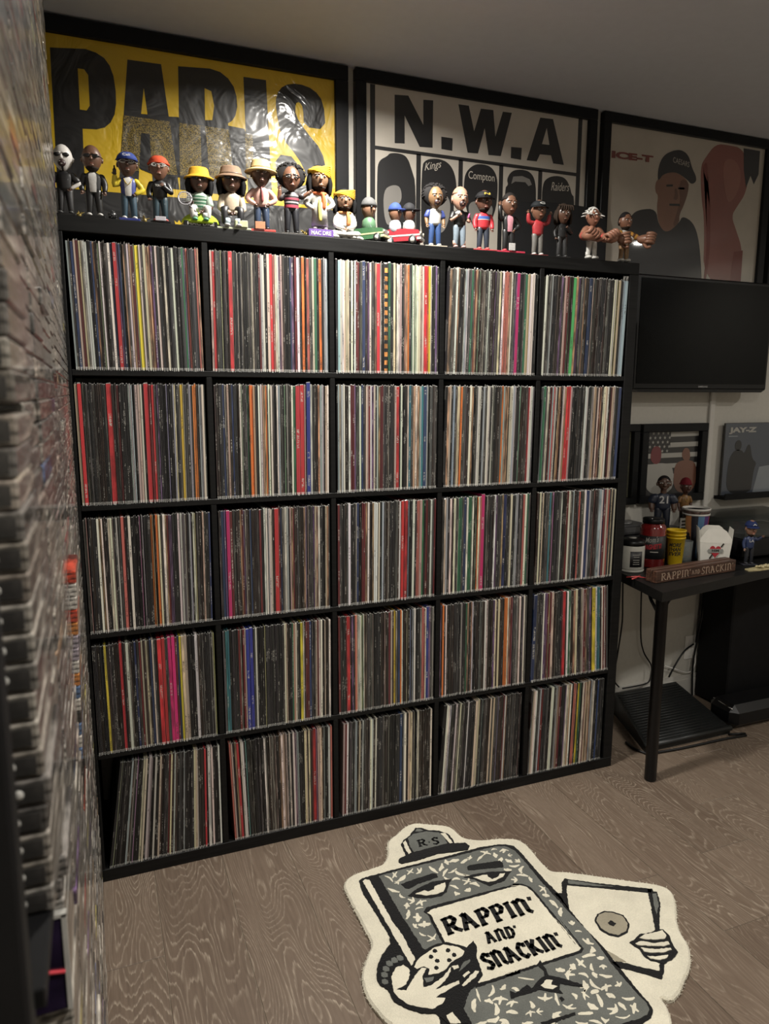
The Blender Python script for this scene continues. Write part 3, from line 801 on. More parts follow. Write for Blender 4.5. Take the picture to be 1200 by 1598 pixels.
# ================================================================ framed posters on the back wall
def print_mat(name, col, coat=1.0, rough=0.45, coat_rough=0.03, wrinkle=0.0, speckle=None):
    m, N, L, P = new_mat(name)
    tc = N.new('ShaderNodeTexCoord')
    nz = N.new('ShaderNodeTexNoise'); nz.inputs['Scale'].default_value = 9.0; nz.inputs['Detail'].default_value = 2
    L.new(tc.outputs['Object'], nz.inputs['Vector'])
    if speckle:
        s = N.new('ShaderNodeTexNoise'); s.inputs['Scale'].default_value = 420.0; s.inputs['Detail'].default_value = 2
        L.new(tc.outputs['Object'], s.inputs['Vector'])
        r = N.new('ShaderNodeValToRGB'); r.color_ramp.elements[0].position = .44; r.color_ramp.elements[1].position = .58
        r.color_ramp.elements[0].color = col + (1,); r.color_ramp.elements[1].color = speckle + (1,)
        L.new(s.outputs['Fac'], r.inputs['Fac'])
    else:
        r = N.new('ShaderNodeValToRGB'); r.color_ramp.elements[0].position = .3; r.color_ramp.elements[1].position = .7
        r.color_ramp.elements[0].color = tuple(c * .94 for c in col) + (1,); r.color_ramp.elements[1].color = tuple(c * 1.06 for c in col) + (1,)
        L.new(nz.outputs['Fac'], r.inputs['Fac'])
    L.new(r.outputs['Color'], P.inputs['Base Color'])
    P.inputs['Roughness'].default_value = rough
    P.inputs['Coat Weight'].default_value = coat; P.inputs['Coat Roughness'].default_value = coat_rough
    if wrinkle:
        wz = N.new('ShaderNodeTexNoise'); wz.inputs['Scale'].default_value = 7.0; wz.inputs['Detail'].default_value = 3; wz.inputs['Distortion'].default_value = 1.2
        L.new(tc.outputs['Object'], wz.inputs['Vector'])
        b = N.new('ShaderNodeBump'); b.inputs['Strength'].default_value = wrinkle; b.inputs['Distance'].default_value = 0.012
        L.new(wz.outputs['Fac'], b.inputs['Height'])
        L.new(b.outputs['Normal'], P.inputs['Normal']); L.new(b.outputs['Normal'], P.inputs['Coat Normal'])
    return m
YP = 0.3860     # face of the prints
def frame(root, x0, x1, z0, z1, wd, y0=0.372, y1=0.3995, m=None):
    m = m or M_frame
    MB().box(x0, x1, y0, y1, z1 - wd, z1, bev=.002).build('frame_rail', m, root)
    MB().box(x0, x1, y0, y1, z0, z0 + wd, bev=.002).build('frame_rail', m, root)
    MB().box(x0, x0 + wd, y0, y1, z0 + wd, z1 - wd, bev=.002).build('frame_stile', m, root)
    MB().box(x1 - wd, x1, y0, y1, z0 + wd, z1 - wd, bev=.002).build('frame_stile', m, root)
def flat(root, name, m, poly, lvl, y=YP, extra=()):
    q = MB(); q.prism(poly, y - 0.0004 * lvl, y - 0.0004 * lvl + 0.0004, 'y')
    for p in extra: q.prism(p, y - 0.0004 * lvl, y - 0.0004 * lvl + 0.0004, 'y')
    return q.build(name, m, root)
def chaikin(P):
    Q = []
    for i in range(len(P)):
        a, b = P[i], P[(i + 1) % len(P)]
        Q += [(a[0] * .75 + b[0] * .25, a[1] * .75 + b[1] * .25), (a[0] * .25 + b[0] * .75, a[1] * .25 + b[1] * .75)]
    return Q
def rect(x0, x1, z0, z1): return [(x0, z0), (x1, z0), (x1, z1), (x0, z1)]

# --- yellow poster
p = empty('framed_poster', (0, 0, 0))
tag(p, 'yellow framed poster with giant black letters PARIS and a glossy creased print', 'poster', 'posters along the top of the wall')
M_py = print_mat('poster_yellow', (.56, .37, .012), .6, .45, .11, .8)
M_pk = print_mat('poster_black', (.009, .009, .0095), .6, .45, .11, .8)
M_pg = print_mat('poster_gold', (.016, .014, .008), .6, .45, .11, .8, speckle=(.24, .17, .04))
frame(p, -0.038, 0.916, 1.80, 2.434, 0.045)
flat(p, 'print', M_pk, rect(0.005, 0.875, 1.845, 2.390), 0)
flat(p, 'print_border', M_py, pts('5,2388 872,2388 872,1989 0,1975'), 1)
LET = dict(P='29,2350 122,2361 150,2356 172,2345 186,2327 195,2300 199,2260 198,2225 192,2195 180,2172 163,2156 140,2148 102,2145 99,1988 25,1985', A='236,2351 331,2353 369,2004 291,2003 289,2152 264,2154 249,2003 194,2002',
           R='380,2355 474,2363 505,2358 529,2343 545,2322 553,2296 554,2265 548,2240 537,2223 524,2214 540,2004 466,2002 453,2196 439,2194 438,2003 371,2004', I='576,2355 647,2356 659,2000 581,2003',
           S='676,2276 679,2319 703,2350 750,2362 803,2352 835,2317 841,2235 767,2235 766,2293 754,2308 741,2302 740,2266 774,2222 828,2170 843,2103 837,2032 803,1999 744,1996 691,2013 673,2055 672,2142 741,2140 743,2072 755,2054 772,2058 775,2090 746,2141 694,2193')
for ch in 'PARIS':
    flat(p, 'letter', M_pk, pts(LET[ch]) if ch != 'S' else chaikin(pts(LET[ch])), 2)
for s in ('99,2306 116,2306 126,2292 125,2210 116,2196 98,2196', '278,2279 285,2208 267,2207', '456,2305 476,2299 483,2259 476,2217 454,2214'):
    flat(p, 'letter_counter', M_py, pts(s), 3)
flat(p, 'dark_band', M_pk, pts('215,2120 228,2165 252,2190 300,2206 372,2212 420,2205 512,2208 575,2204 590,2150 585,2060 540,2036 446,2030 370,2040 320,2032 260,2050 225,2080'), 4)
for ch in 'AR':
    flat(p, 'gold_letter_part', M_pg, clip_poly(pts(LET[ch]), 2.045, 2.196), 5)
flat(p, 'gold_letter_part', M_pg, rect(.576, .600, 2.060, 2.190), 5)

# --- black and white poster
p = empty('framed_poster', (0, 0, 0))
tag(p, 'black and white framed poster reading N.W.A above five capped heads', 'poster', 'posters along the top of the wall')
M_nw = print_mat('poster_white', (.50, .46, .40), .6, .4, .15)
M_nk = print_mat('poster_ink', (.016, .016, .017), .6, .4, .15)
M_ng = print_mat('poster_grey', (.20, .19, .175), .6, .4, .15)
frame(p, 0.941, 1.905, 1.80, 2.436, 0.038)
flat(p, 'print', M_nw, rect(0.978, 1.868, 1.838, 2.399), 0)
flat(p, 'bar', M_nk, rect(0.996, 1.014, 1.838, 2.397), 1)
flat(p, 'bar', M_nk, rect(1.826, 1.844, 1.838, 2.399), 1)
flat(p, 'bar', M_nk, rect(1.014, 1.826, 2.196, 2.208), 1)
for a in (1.166, 1.329, 1.493, 1.659):
    flat(p, 'bar', M_nk, rect(a, a + .017, 1.838, 2.200), 1)
for s in ('1084,2376 1134,2380 1191,2295 1190,2375 1227,2378 1227,2226 1178,2223 1121,2316 1122,2227 1085,2224', '1260,2266 1304,2266 1303,2225 1261,2226',
          '1324,2379 1365,2380 1388,2299 1413,2377 1463,2379 1474,2292 1502,2379 1539,2380 1498,2230 1448,2228 1430,2315 1405,2228 1364,2226',
          '1540,2266 1585,2268 1583,2227 1540,2228', '1659,2380 1714,2382 1769,2230 1722,2230 1711,2257 1663,2255 1650,2229 1607,2228'):
    flat(p, 'letter', M_nk, pts(s), 1)
flat(p, 'letter_counter', M_nw, pts('1688,2348 1702,2292 1670,2291'), 2)
for s in ('1020,2128 1028,2163 1059,2180 1067,2191 1110,2194 1134,2182 1150,2142 1165,2102 1165,1850 1021,1850', '1184,2160 1203,2186 1248,2194 1289,2185 1315,2153 1324,2097 1308,2060 1328,1850 1187,1850',
          '1351,2135 1361,2165 1391,2190 1425,2195 1460,2190 1483,2164 1490,2121 1482,2032 1432,1954 1387,1980 1352,2064', '1517,2123 1533,2136 1525,2154 1544,2185 1584,2195 1626,2190 1648,2159 1653,2092 1653,1850 1519,1850',
          '1678,2078 1678,2154 1700,2179 1742,2190 1781,2184 1802,2152 1808,2130 1824,2120 1824,1850 1678,1850'):
    flat(p, 'head_silhouette', M_nk, chaikin(chaikin(pts(s))), 2)
flat(p, 'face', M_ng, chaikin(chaikin(pts('1044,2069 1075,2090 1107,2088 1113,2048 1099,2026 1085,1980 1060,1950 1045,1990'))), 3)
flat(p, 'face', M_ng, chaikin(chaikin(pts('1240,2075 1270,2085 1300,2060 1296,2000 1275,1950 1245,1945 1236,2000'))), 3)
flat(p, 'face', M_ng, chaikin(chaikin(pts('1370,2060 1420,2072 1472,2060 1468,2020 1440,1975 1400,1975 1374,2015'))), 3)
YT = YP - 0.0016
text_obj('cap_lettering', 'Kings', M_nw, p, (1.197, YT, 2.140), (1, 0, .28), (0, 0, 1), width=.066, height=.032, bold=.0, shear=.25)
text_obj('cap_lettering', 'Compton', M_nw, p, (1.368, YT, 2.132), (1, 0, 0), (0, 0, 1), width=.106, height=.034, bold=.0)
text_obj('cap_lettering', 'Raiders', M_nw, p, (1.716, YT, 2.134), (1, 0, .06), (0, 0, 1), width=.080, height=.030, bold=.0, shear=.25)
flat(p, 'cap_patch', M_ng, pts('1545,2140 1552,2166 1590,2172 1622,2164 1632,2146 1618,2140 1604,2152 1560,2150'), 3)

# --- portrait poster at the right
p = empty('framed_poster', (0, 0, 0))
tag(p, 'cream framed poster lettered ICE-T with a capped man in a black shirt', 'poster', 'posters along the top of the wall')
M_ic = print_mat('poster_cream', (.42, .38, .32), 1.0, .4, .03)
M_is = print_mat('poster_skin', (.20, .10, .065), 1.0, .4, .03)
M_ip = print_mat('poster_rose', (.22, .075, .06), 1.0, .4, .03)
M_ik = print_mat('poster_ink_gloss', (.014, .014, .016), 1.0, .4, .03)
M_is2 = print_mat('poster_rose_light', (.27, .11, .085), 1.0, .4, .03)
M_isd = print_mat('poster_skin_dark', (.12, .058, .038), 1.0, .4, .03)
M_ir = print_mat('poster_red', (.16, .03, .022), 1.0, .4, .03)
M_iw = print_mat('poster_cap_white', (.40, .37, .33), 1.0, .4, .03)
frame(p, 1.934, 2.806, 1.80, 2.437, 0.036)
flat(p, 'print', M_ic, rect(1.969, 2.771, 1.836, 2.402), 0)
flat(p, 'portrait_shirt', M_ik, chaikin(chaikin(pts('2066,2008 2092,2082 2134,2106 2213,2115 2230,2057 2273,2025 2336,2072 2350,2101 2411,2079 2447,2012 2473,1877 2475,1838 2060,1838 2050,1940'))), 1)
flat(p, 'portrait_face', M_is, chaikin(chaikin(pts('2208,2221 2242,2249 2302,2264 2371,2235 2371,2192 2354,2142 2333,2103 2336,2072 2273,2024 2230,2057 2216,2123 2221,2166 2206,2176 2202,2200'))), 2)
flat(p, 'portrait_cap', M_ik, chaikin(chaikin(pts('2212,2225 2212,2272 2233,2316 2279,2340 2324,2348 2362,2331 2383,2285 2407,2257 2409,2236 2385,2223 2362,2240 2302,2264 2238,2248 2220,2223'))), 3)
flat(p, 'portrait_shade', M_isd, chaikin(pts('2330,2240 2371,2232 2371,2192 2354,2142 2333,2103 2336,2072 2300,2050 2320,2110 2335,2160 2322,2200')), 3)
flat(p, 'portrait_nose', M_isd, chaikin(pts('2300,2200 2312,2200 2322,2166 2312,2156 2296,2160 2304,2175')), 3)
flat(p, 'portrait_brow', M_ik, pts('2258,2210 2290,2214 2290,2206 2258,2202'), 3, extra=[pts('2318,2206 2350,2208 2350,2200 2318,2199'), pts('2278,2140 2330,2144 2336,2136 2280,2132')])
flat(p, 'rose_shape', M_ip, chaikin(chaikin(pts('2428,2296 2446,2329 2499,2392 2570,2394 2640,2392 2690,2330 2685,2223 2638,2161 2611,2121 2649,2060 2688,1992 2692,1850 2482,1850 2471,2077 2438,2199'))), 1)
flat(p, 'rose_shade', M_ir, chaikin(chaikin(pts('2436,2290 2452,2320 2466,2300 2470,2180 2480,2080 2492,1960 2484,1852 2500,1852 2508,2000 2496,2120 2484,2220'))), 2)
flat(p, 'rose_light', M_is2, chaikin(chaikin(pts('2540,2330 2600,2350 2650,2300 2640,2220 2590,2160 2560,2230'))), 2)
flat(p, 'dark_shape', M_ik, pts('2650,2392 2742,2392 2744,2300 2722,2258 2700,2290 2680,2240 2660,2310'), 2)
flat(p, 'red_shape', M_ir, pts('2640,1980 2690,1990 2692,1838 2630,1838'), 2)
text_obj('poster_lettering', 'ICE-T', M_ir, p, (1.984, YP - .0012, 2.279), (1, 0, .02), (0, 0, 1), width=.200, height=.026, bold=.055)
text_obj('cap_lettering', 'CAESARS', M_iw, p, (2.282, YP - .0020, 2.296), (1, 0, -.12), (0, 0, 1), width=.085, height=.020, bold=0.0)

# --- edge of a further poster
p = empty('framed_poster', (0, 0, 0))
tag(p, 'black frame just entering the picture at the far right above the television', 'poster', 'posters along the top of the wall')
frame(p, 2.832, 3.70, 1.80, 2.437, 0.036)
flat(p, 'print', M_nk, rect(2.866, 3.666, 1.836, 2.402), 0)

# --- black panel leaning behind the figurines
o = MB().prism(pts('1520,1821 1520,2020 1540,2055 1570,2072 1646,2080 1747,2085 1840,2082 1935,2073 1948,2040 1948,1821'), 0.352, 0.368, 'y').build('black_panel', mat('panel_black', (.008, .008, .009), .85, .3, 300, .2))
tag(o, 'black rounded panel standing behind the figurines in front of the monochrome poster', 'bag')  # plain rounded black shape; bag is only a guess

# ================================================================ television
tv = empty('television', (2.435, 0.30, 1.625))
tag(tv, 'black flat-screen television mounted on the wall right of the record shelf', 'television')
M_scr = mat('tv_screen', (.002, .0025, .003), .16, .1, 10, spec=.12)
MB().box(-.361, .361, 0.0, .035, -.222, .222, bev=.006).build('bezel', M_black, tv)
MB().box(-.346, .346, -.0015, 0.001, -.198, .208).build('screen', M_scr, tv)
q = MB(); q.prism([(-.355, -.219), (.355, -.219), (.33, -.232), (-.33, -.232)], -0.001, 0.03, 'y'); q.build('lower_lip', M_black, tv)
MB().box(-.20, .20, .035, .060, -.14, .14, bev=.01).build('back_shell', M_black, tv)
MB().box(-.06, .06, .060, .0995, -.08, .08).build('wall_bracket', M_blackmat, tv)
text_obj('maker_lettering', 'SAMSUNG', mat('logo_grey', (.45, .45, .45), .4), tv, (-.024, -.0012, -.212), (1, 0, 0), (0, 0, 1), width=.05, height=.007, bold=.02)

# ================================================================ small pictures on the wall above the desk
def ledge(x0, x1, z):
    t = empty('picture_ledge', ((x0 + x1) / 2, 0.36, z))
    hw = (x1 - x0) / 2
    MB().box(-hw, hw, -.02, .0395, -.014, 0).build('ledge_board', M_blackmat, t)
    MB().box(-hw, hw, -.024, -.02, -.014, .014).build('ledge_lip', M_blackmat, t)
    return t
# flag picture
p = empty('framed_picture', (0, 0, 0))
tag(p, 'small framed picture of two figures before a monochrome stars and stripes flag', 'picture', 'pictures above the desk')
frame(p, 2.205, 2.561, 0.925, 1.262, 0.034, .370, .3995)
YQ = 0.392
M_q0 = print_mat('picture_black', (.012, .012, .013), .6); M_q1 = print_mat('picture_white', (.34, .33, .30), .6); M_q2 = print_mat('picture_red', (.15, .025, .03), .6)
M_q3 = print_mat('picture_skin', (.16, .07, .045), .6)
flat(p, 'print', M_q0, rect(2.238, 2.528, .958, 1.229), 0, YQ)
for i, z in enumerate((1.205, 1.160, 1.115, 1.070, 1.025)):
    flat(p, 'flag_stripe', M_q1, [(2.372 if i < 2 else 2.24, z), (2.526, z + .002), (2.526, z + .022), (2.372 if i < 2 else 2.24, z + .020)], 1, YQ)
st = MB()
for i in range(5):
    for j in range(5):
        cxx, czz = 2.252 + i * .026 + (j % 2) * .010, 1.145 + j * .019
        st.prism([(cxx + (.0078 if a % 2 == 0 else .0033) * math.sin(a * math.pi / 5), czz + (.0078 if a % 2 == 0 else .0033) * math.cos(a * math.pi / 5)) for a in range(10)], YQ - .0009, YQ - .0004, 'y')
st.build('flag_stars', M_q1, p)
flat(p, 'figure_shirt', M_q1, chaikin(chaikin(pts('2248,1082 2300,1094 2361,1092 2398,1070 2404,960 2252,960'))), 2, YQ)
flat(p, 'figure_head', M_q2, chaikin(chaikin(pts('2267,1129 2277,1163 2307,1169 2326,1148 2325,1100 2300,1087 2273,1102'))), 3, YQ)
flat(p, 'figure_body', M_q3, chaikin(chaikin(pts('2398,1076 2431,1103 2503,1101 2527,1072 2527,960 2408,960'))), 2, YQ)
flat(p, 'figure_head', M_q3, chaikin(chaikin(pts('2437,1134 2453,1158 2480,1151 2489,1108 2468,1092 2444,1110'))), 3, YQ)
# picture half hidden by the shelf
p = empty('framed_picture', (0, 0, 0))
tag(p, 'dark framed picture almost hidden behind the right side of the record shelf', 'picture', 'pictures above the desk')
frame(p, 1.84, 2.190, 0.925, 1.262, 0.03, .370, .3995)
flat(p, 'print', print_mat('picture_olive', (.05, .05, .03), .6, speckle=(.16, .15, .10)), rect(1.87, 2.16, .955, 1.232), 0, YQ)
# smoky blue picture
p = empty('album_print', (0, 0, 0))
tag(p, 'blue-grey picture lettered JAY-Z with a dark standing figure, on a black ledge', 'picture', 'pictures above the desk')
M_jb = print_mat('picture_smoke', (.045, .055, .075), .8, speckle=(.075, .085, .105)); M_jl = print_mat('picture_paleblue', (.20, .22, .24), .8)
MB().box(2.660, 2.985, .374, .384, .938, 1.260, bev=.001).build('panel', M_q0, p)
flat(p, 'print', M_jb, rect(2.662, 2.983, .940, 1.258), 0, .3738)
flat(p, 'pale_corner', M_jl, pts('2880,1060 2983,1070 2983,942 2850,942'), 1, .3738)
flat(p, 'figure_silhouette', M_q0, chaikin(chaikin(pts('2690,942 2688,1060 2700,1115 2730,1142 2765,1140 2782,1120 2800,1165 2816,1160 2830,1100 2862,1078 2850,1058 2842,994 2840,942'))), 2, .3738)
flat(p, 'figure_silhouette_head', M_q0, [(2.742 + .020 * math.cos(a * math.pi / 8), 1.160 + .024 * math.sin(a * math.pi / 8)) for a in range(16)], 2, .3738)
text_obj('picture_lettering', 'JAY-Z', M_q1, p, (2.680, .3728, 1.211), (1, 0, 0), (0, 0, 1), width=.165, height=.030, bold=.06)
flat(p, 'caption_line', M_jl, rect(2.681, 2.735, 1.199, 1.204), 1, .3738)
l = ledge(2.648, 3.05, 0.937)
tag(l, 'black picture ledge under the blue-grey picture at the right edge', 'ledge', 'picture ledges above the desk')

# ================================================================ desk
DT = 0.720
dk = empty('desk', (0, 0, 0))
tag(dk, 'black desk with round metal legs to the right of the record shelf', 'desk')
M_desk = mat('desk_black', (.006, .0058, .0056), .42, .35, 60, spec=.35)
A0 = Vector((1.843, -.179)); fx = Vector((.9836, .1805)); ly = Vector((.198, .980))
A1 = A0 + fx * 1.20; B0 = A0 + ly * .555; B1 = Vector((A1.x + .08, .382)); B0.y = .382
MB().prism([A0, A1, B1, B0], DT - .034, DT, 'z').build('desk_top', M_desk, dk)
def leg(x, y):
    MB().lathe([(.0, 0), (.019, 0), (.021, .004), (.021, DT - .04), (.034, DT - .037), (.034, DT - .0345)], 20, (x, y, 0)).build('leg', M_black, dk)
leg(1.888, -.132); leg(1.975, .32); leg(A1.x - .06, A1.y + .05); leg(2.95, .32)
q = MB(); q.tube([(1.895, -.125, DT - .085), (1.93, -.115, DT - .06), (1.96, -.108, DT - .035)], .006, 8); q.tube([(1.882, -.115, DT - .085), (1.892, -.075, DT - .06), (1.90, -.05, DT - .035)], .006, 8)
q.build('leg_brace', M_black, dk)
# ---- things on the desk
M_glass = mat('clear_glass', (.55, .6, .6), .05, .02, alpha=.25)
def fx_at(x, y, z=DT): return (x, y, z + .0004)
# candle
t = empty('candle_jar', fx_at(1.958, .115), -0.72)
t.scale = (0.82, 0.82, 1.00)
tag(t, 'white candle jar with black lid and black label on the desk', 'candle')
M_cw = mat('candle_white', (.46, .45, .40), .3, .05); M_lab = mat('label_black', (.012, .012, .013), .5); M_lt = mat('label_print', (.32, .31, .28), .6)
MB().lathe([(.0, 0), (.056, 0), (.058, .004), (.058, .008)], 36).build('base_ring', M_cw, t)
MB().lathe([(.0, .008), (.054, .008), (.057, .014), (.0575, .098), (.055, .102), (0, .102)], 36).build('jar', M_cw, t)
MB().lathe([(.0, .102), (.058, .102), (.058, .114), (.052, .122), (.030, .126), (.0, .126)], 36).build('lid', M_black, t)
MB().lathe([(.0, .1262), (.018, .1262), (.018, .128), (.0, .128)], 24).build('lid_disc', M_lt, t)
def curved(name, root, m, r, a0, a1, z0, z1, n=10):
    vs = []; fs = []
    for i in range(n + 1):
        a = a0 + (a1 - a0) * i / n
        for rr in (r, r - .0006):
            vs += [(rr * math.cos(a), rr * math.sin(a), z0), (rr * math.cos(a), rr * math.sin(a), z1)]
    for i in range(n):
        b = i * 4; c = b + 4
        fs += [(b, c, c + 1, b + 1), (b + 2, b + 3, c + 3, c + 2), (b + 1, c + 1, c + 3, b + 3), (b, b + 2, c + 2, c)]
    return MB().add(vs, fs, 0, True).build(name, m, root)
D2 = math.pi / 180
def wrap(o, r, taper=0.0):
    for v in o.data.vertices:
        rr_ = r + taper * v.co.z; a = v.co.x / rr_
        v.co.x = rr_ * math.sin(a); v.co.y = -rr_ * math.cos(a)
    return o
curved('label', t, M_lab, .0583, -95 * D2, -38 * D2, .022, .082)
for z, a, b2 in ((.068, -84, -50), (.060, -80, -54), (.048, -82, -52), (.040, -80, -54), (.032, -82, -52)):
    curved('label_line', t, M_lt, .0587, a * D2, b2 * D2, z, z + .0022, 6)
# red sauce jar
t = empty('sauce_jar', fx_at(2.082, .145), -0.78)
t.scale = (0.82, 0.82, 1.00)
tag(t, 'red sauce jar with black label and dark lid beside the candle', 'jar')
M_red = mat('sauce_red', (.17, .012, .012), .15, .2, 60, coat=.6)
MB().lathe([(.0, 0), (.054, 0), (.060, .006), (.060, .150), (.056, .162), (.047, .168), (.047, .172), (0, .172)], 36).build('jar', M_red, t)
MB().lathe([(.0, .172), (.050, .172), (.050, .187), (.047, .190), (.0, .190)], 36).build('lid', M_black, t)
curved('label', t, M_lab, .0606, -175 * D2, -5 * D2, .036, .126, 18)
M_pr = mat('label_red', (.35, .02, .03), .5)
wrap(text_obj('label_lettering', "Mom's", M_lt, t, (-.030, -.0622, .098), (1, .0, 0.12), (0, 0, 1), width=.062, height=.022, bold=.01, shear=.25), .0616)
wrap(text_obj('label_lettering', 'SPAGHETTI', M_pr, t, (-.044, -.0622, .070), (1, .0, 0.10), (0, 0, 1), width=.092, height=.020, bold=.05, shear=.15), .0616)
curved('label_line', t, M_lt, .0612, -95 * D2, -60 * D2, .062, .066, 6)
# yellow cups
M_yel = mat('cup_yellow', (.66, .44, .012), .4, .06)
t = empty('stacked_cups', fx_at(2.183, .128), -0.80)
t.scale = (0.76, 0.76, 1.00)
tag(t, 'stack of yellow plastic cups with black slanted lettering', 'cups')
MB().lathe([(.0, 0), (.0345, 0), (.0365, .003), (.0465, .108), (.0485, .108), (.0485, .112), (.0445, .112), (.034, .008), (0, .008)], 32).build('cup', M_yel, t)
MB().lathe([(.0465, .110), (.0475, .121), (.0492, .121), (.0492, .125), (.0455, .125), (.0440, .110)], 32).build('cup_rim', M_yel, t)
MB().lathe([(.0470, .124), (.0482, .136), (.0500, .136), (.0500, .140), (.0460, .140), (.0400, .060), (0, .060)], 32).build('cup_rim', M_yel, t)
M_ink = mat('cup_ink', (.02, .015, .01), .6)
for i, (s, z) in enumerate((('MORE', .075), ('THAN', .057), ('EVER', .039))):
    wrap(text_obj('cup_lettering', s, M_ink, t, (-.032, 0, z), (1, .0, .04), (0, 0, 1), width=.064, height=.0155, bold=.04, shear=.25), .0368, .094)
# clear tumbler
t = empty('glass_tumbler', fx_at(2.262, .155), 0.00)
t.scale = (0.85, 0.85, 1.00)
tag(t, 'clear glass tumbler half hidden behind the white takeout box', 'glass')
MB().lathe([(.0, 0), (.030, 0), (.033, .085), (.031, .085), (.028, .008), (0, .008)], 28).build('tumbler', M_glass, t)
# paper cups
t = empty('paper_cups', fx_at(2.366, .215), -0.60)
t.scale = (0.78, 0.78, 1.00)
tag(t, 'two nested tall paper cups printed with coloured stripes and white rims', 'cups')
M_pw = mat('paper_white', (.62, .60, .56), .55, .03)
stripes = [(.45, .20, .08), (.02, .02, .03), (.10, .20, .34), (.10, .05, .18), (.45, .05, .08), (.35, .40, .22), (.03, .12, .14), (.40, .26, .10), (.02, .02, .03), (.25, .05, .10), (.05, .10, .25), (.35, .30, .10)]
for i in range(12):
    m_ = mat('cup_stripe_%d' % i, stripes[i], .45, .08)
    a0 = (-150 + i * 30) * D2; vs = []; fs = []
    for k in range(5):
        a = a0 + 30 * D2 * k / 4
        for r_, z_ in ((.048, .0), (.066, .178)): vs.append((r_ * math.cos(a), r_ * math.sin(a), z_))
    for k in range(4): fs.append((2 * k, 2 * k + 2, 2 * k + 3, 2 * k + 1))
    MB().add(vs, fs, 0, True).build('cup_stripe', m_, t)
MB().lathe([(.0, .001), (.0474, .001), (.0654, .176), (.0690, .176), (.0690, .183), (.0655, .183), (.0470, .01), (0, .01)], 36).build('cup', M_pw, t)
MB().lathe([(.0660, .183), (.0672, .196)], 36).build('cup_band', mat('cup_band', (.10, .06, .05), .5, .8, 90), t)
MB().lathe([(.0668, .196), (.0705, .196), (.0715, .203), (.0700, .205), (.0660, .203), (.0650, .196), (0, .196)], 36).build('cup_rim', M_pw, t)
# takeout box
t = empty('takeout_box', fx_at(2.335, .085), -.62)
t.scale = (.80, .80, 1.0)
tag(t, 'white paper takeout box with a red heart emblem and raised flaps', 'box')
M_tk = mat('takeout_paper', (.66, .64, .58), .6, .04)
b0, t0, hh = .062, .072, .092
q = MB(); q.add([(-b0, -.045, 0), (b0, -.045, 0), (b0, .045, 0), (-b0, .045, 0), (-t0, -.056, hh), (t0, -.056, hh), (t0, .056, hh), (-t0, .056, hh)],
                [(0, 3, 2, 1), (0, 1, 5, 4), (1, 2, 6, 5), (2, 3, 7, 6), (3, 0, 4, 7)])
q.build('box', M_tk, t)
arc = [(-t0, hh), (t0, hh), (t0, hh + .016), (.045, hh + .048), (.030, hh + .056), (-.030, hh + .056), (-.045, hh + .048), (-t0, hh + .016)]
MB().prism(arc, .050, .051, 'y').build('flap', M_tk, t)
f2 = [(x, z) for x, z in arc]
q = MB(); q.prism(f2, -.0565, -.0555, 'y'); fo = q.build('flap', M_tk, t)
for s in (-1, 1):
    MB().add([(s * t0, -.056, hh), (s * t0, .056, hh), (s * (t0 + .006), .045, hh + .055), (s * (t0 + .006), -.045, hh + .055), (s * (t0 - .001), -.056, hh), (s * (t0 - .001), .056, hh), (s * (t0 + .005), .045, hh + .055), (s * (t0 + .005), -.045, hh + .055)],
             [(0, 1, 2, 3), (7, 6, 5, 4), (0, 3, 7, 4), (1, 5, 6, 2), (3, 2, 6, 7)]).build('flap', M_tk, t)
hp = []
for i in range(24):
    a = 2 * math.pi * i / 24
    hp.append((.0019 * 16 * math.sin(a) ** 3 * .85, .060 + .0017 * (13 * math.cos(a) - 5 * math.cos(2 * a) - 2 * math.cos(3 * a) - math.cos(4 * a))))
q = MB(); q.prism(hp, -.0555, -.0505, 'y'); q.build('heart', mat('heart_red', (.34, .02, .03), .5), t)
q = MB(); q.prism([(-.032, .052), (.032, .054), (.037, .063), (.032, .070), (-.032, .067), (-.037, .059)], -.0562, -.0546, 'y'); q.build('ribbon', mat('ribbon_grey', (.22, .22, .20), .6), t)
text_obj('emblem_lettering', 'HIM', M_ink, t, (-.016, -.0563, .0572), (1, 0, .03), (0, 0, 1), width=.032, height=.009, bold=.03)
q = MB(); q.prism([(-.026, .030), (-.021, .026), (-.010, .046), (-.014, .048)], -.0545, -.050, 'y'); q.prism([(.022, .078), (.027, .075), (.038, .090), (.033, .093)], -.0575, -.0545, 'y'); q.build('fork', M_ink, t)
# wooden sign
sg = empty('wooden_sign', fx_at(1.905, -.080), math.atan2(.038, .417))
tag(sg, "carved dark wooden block sign reading RAPPIN' AND SNACKIN' at the desk front", 'sign')
def wood_mat(name, c0, c1):
    m, N, L, P = new_mat(name)
    tc = N.new('ShaderNodeTexCoord'); mp = N.new('ShaderNodeMapping'); mp.inputs['Scale'].default_value = (6, 60, 90)
    L.new(tc.outputs['Object'], mp.inputs['Vector'])
    nz = N.new('ShaderNodeTexNoise'); nz.inputs['Scale'].default_value = 1.5; nz.inputs['Detail'].default_value = 5
    L.new(mp.outputs['Vector'], nz.inputs['Vector'])
    r = N.new('ShaderNodeValToRGB'); r.color_ramp.elements[0].color = c0 + (1,); r.color_ramp.elements[1].color = c1 + (1,)
    r.color_ramp.elements[0].position = .35; r.color_ramp.elements[1].position = .7
    L.new(nz.outputs['Fac'], r.inputs['Fac']); L.new(r.outputs['Color'], P.inputs['Base Color'])
    P.inputs['Roughness'].default_value = .45
    return m
M_sw = wood_mat('sign_wood', (.030, .014, .009), (.11, .050, .030)); M_sl = mat('sign_lettering', (.42, .30, .22), .6)
MB().box(0, .418, 0, .020, 0, .044, bev=.002).build('front_board', M_sw, sg)
MB().box(.0, .418, .024, .050, 0, .046, bev=.002).build('back_board', M_sw, sg)
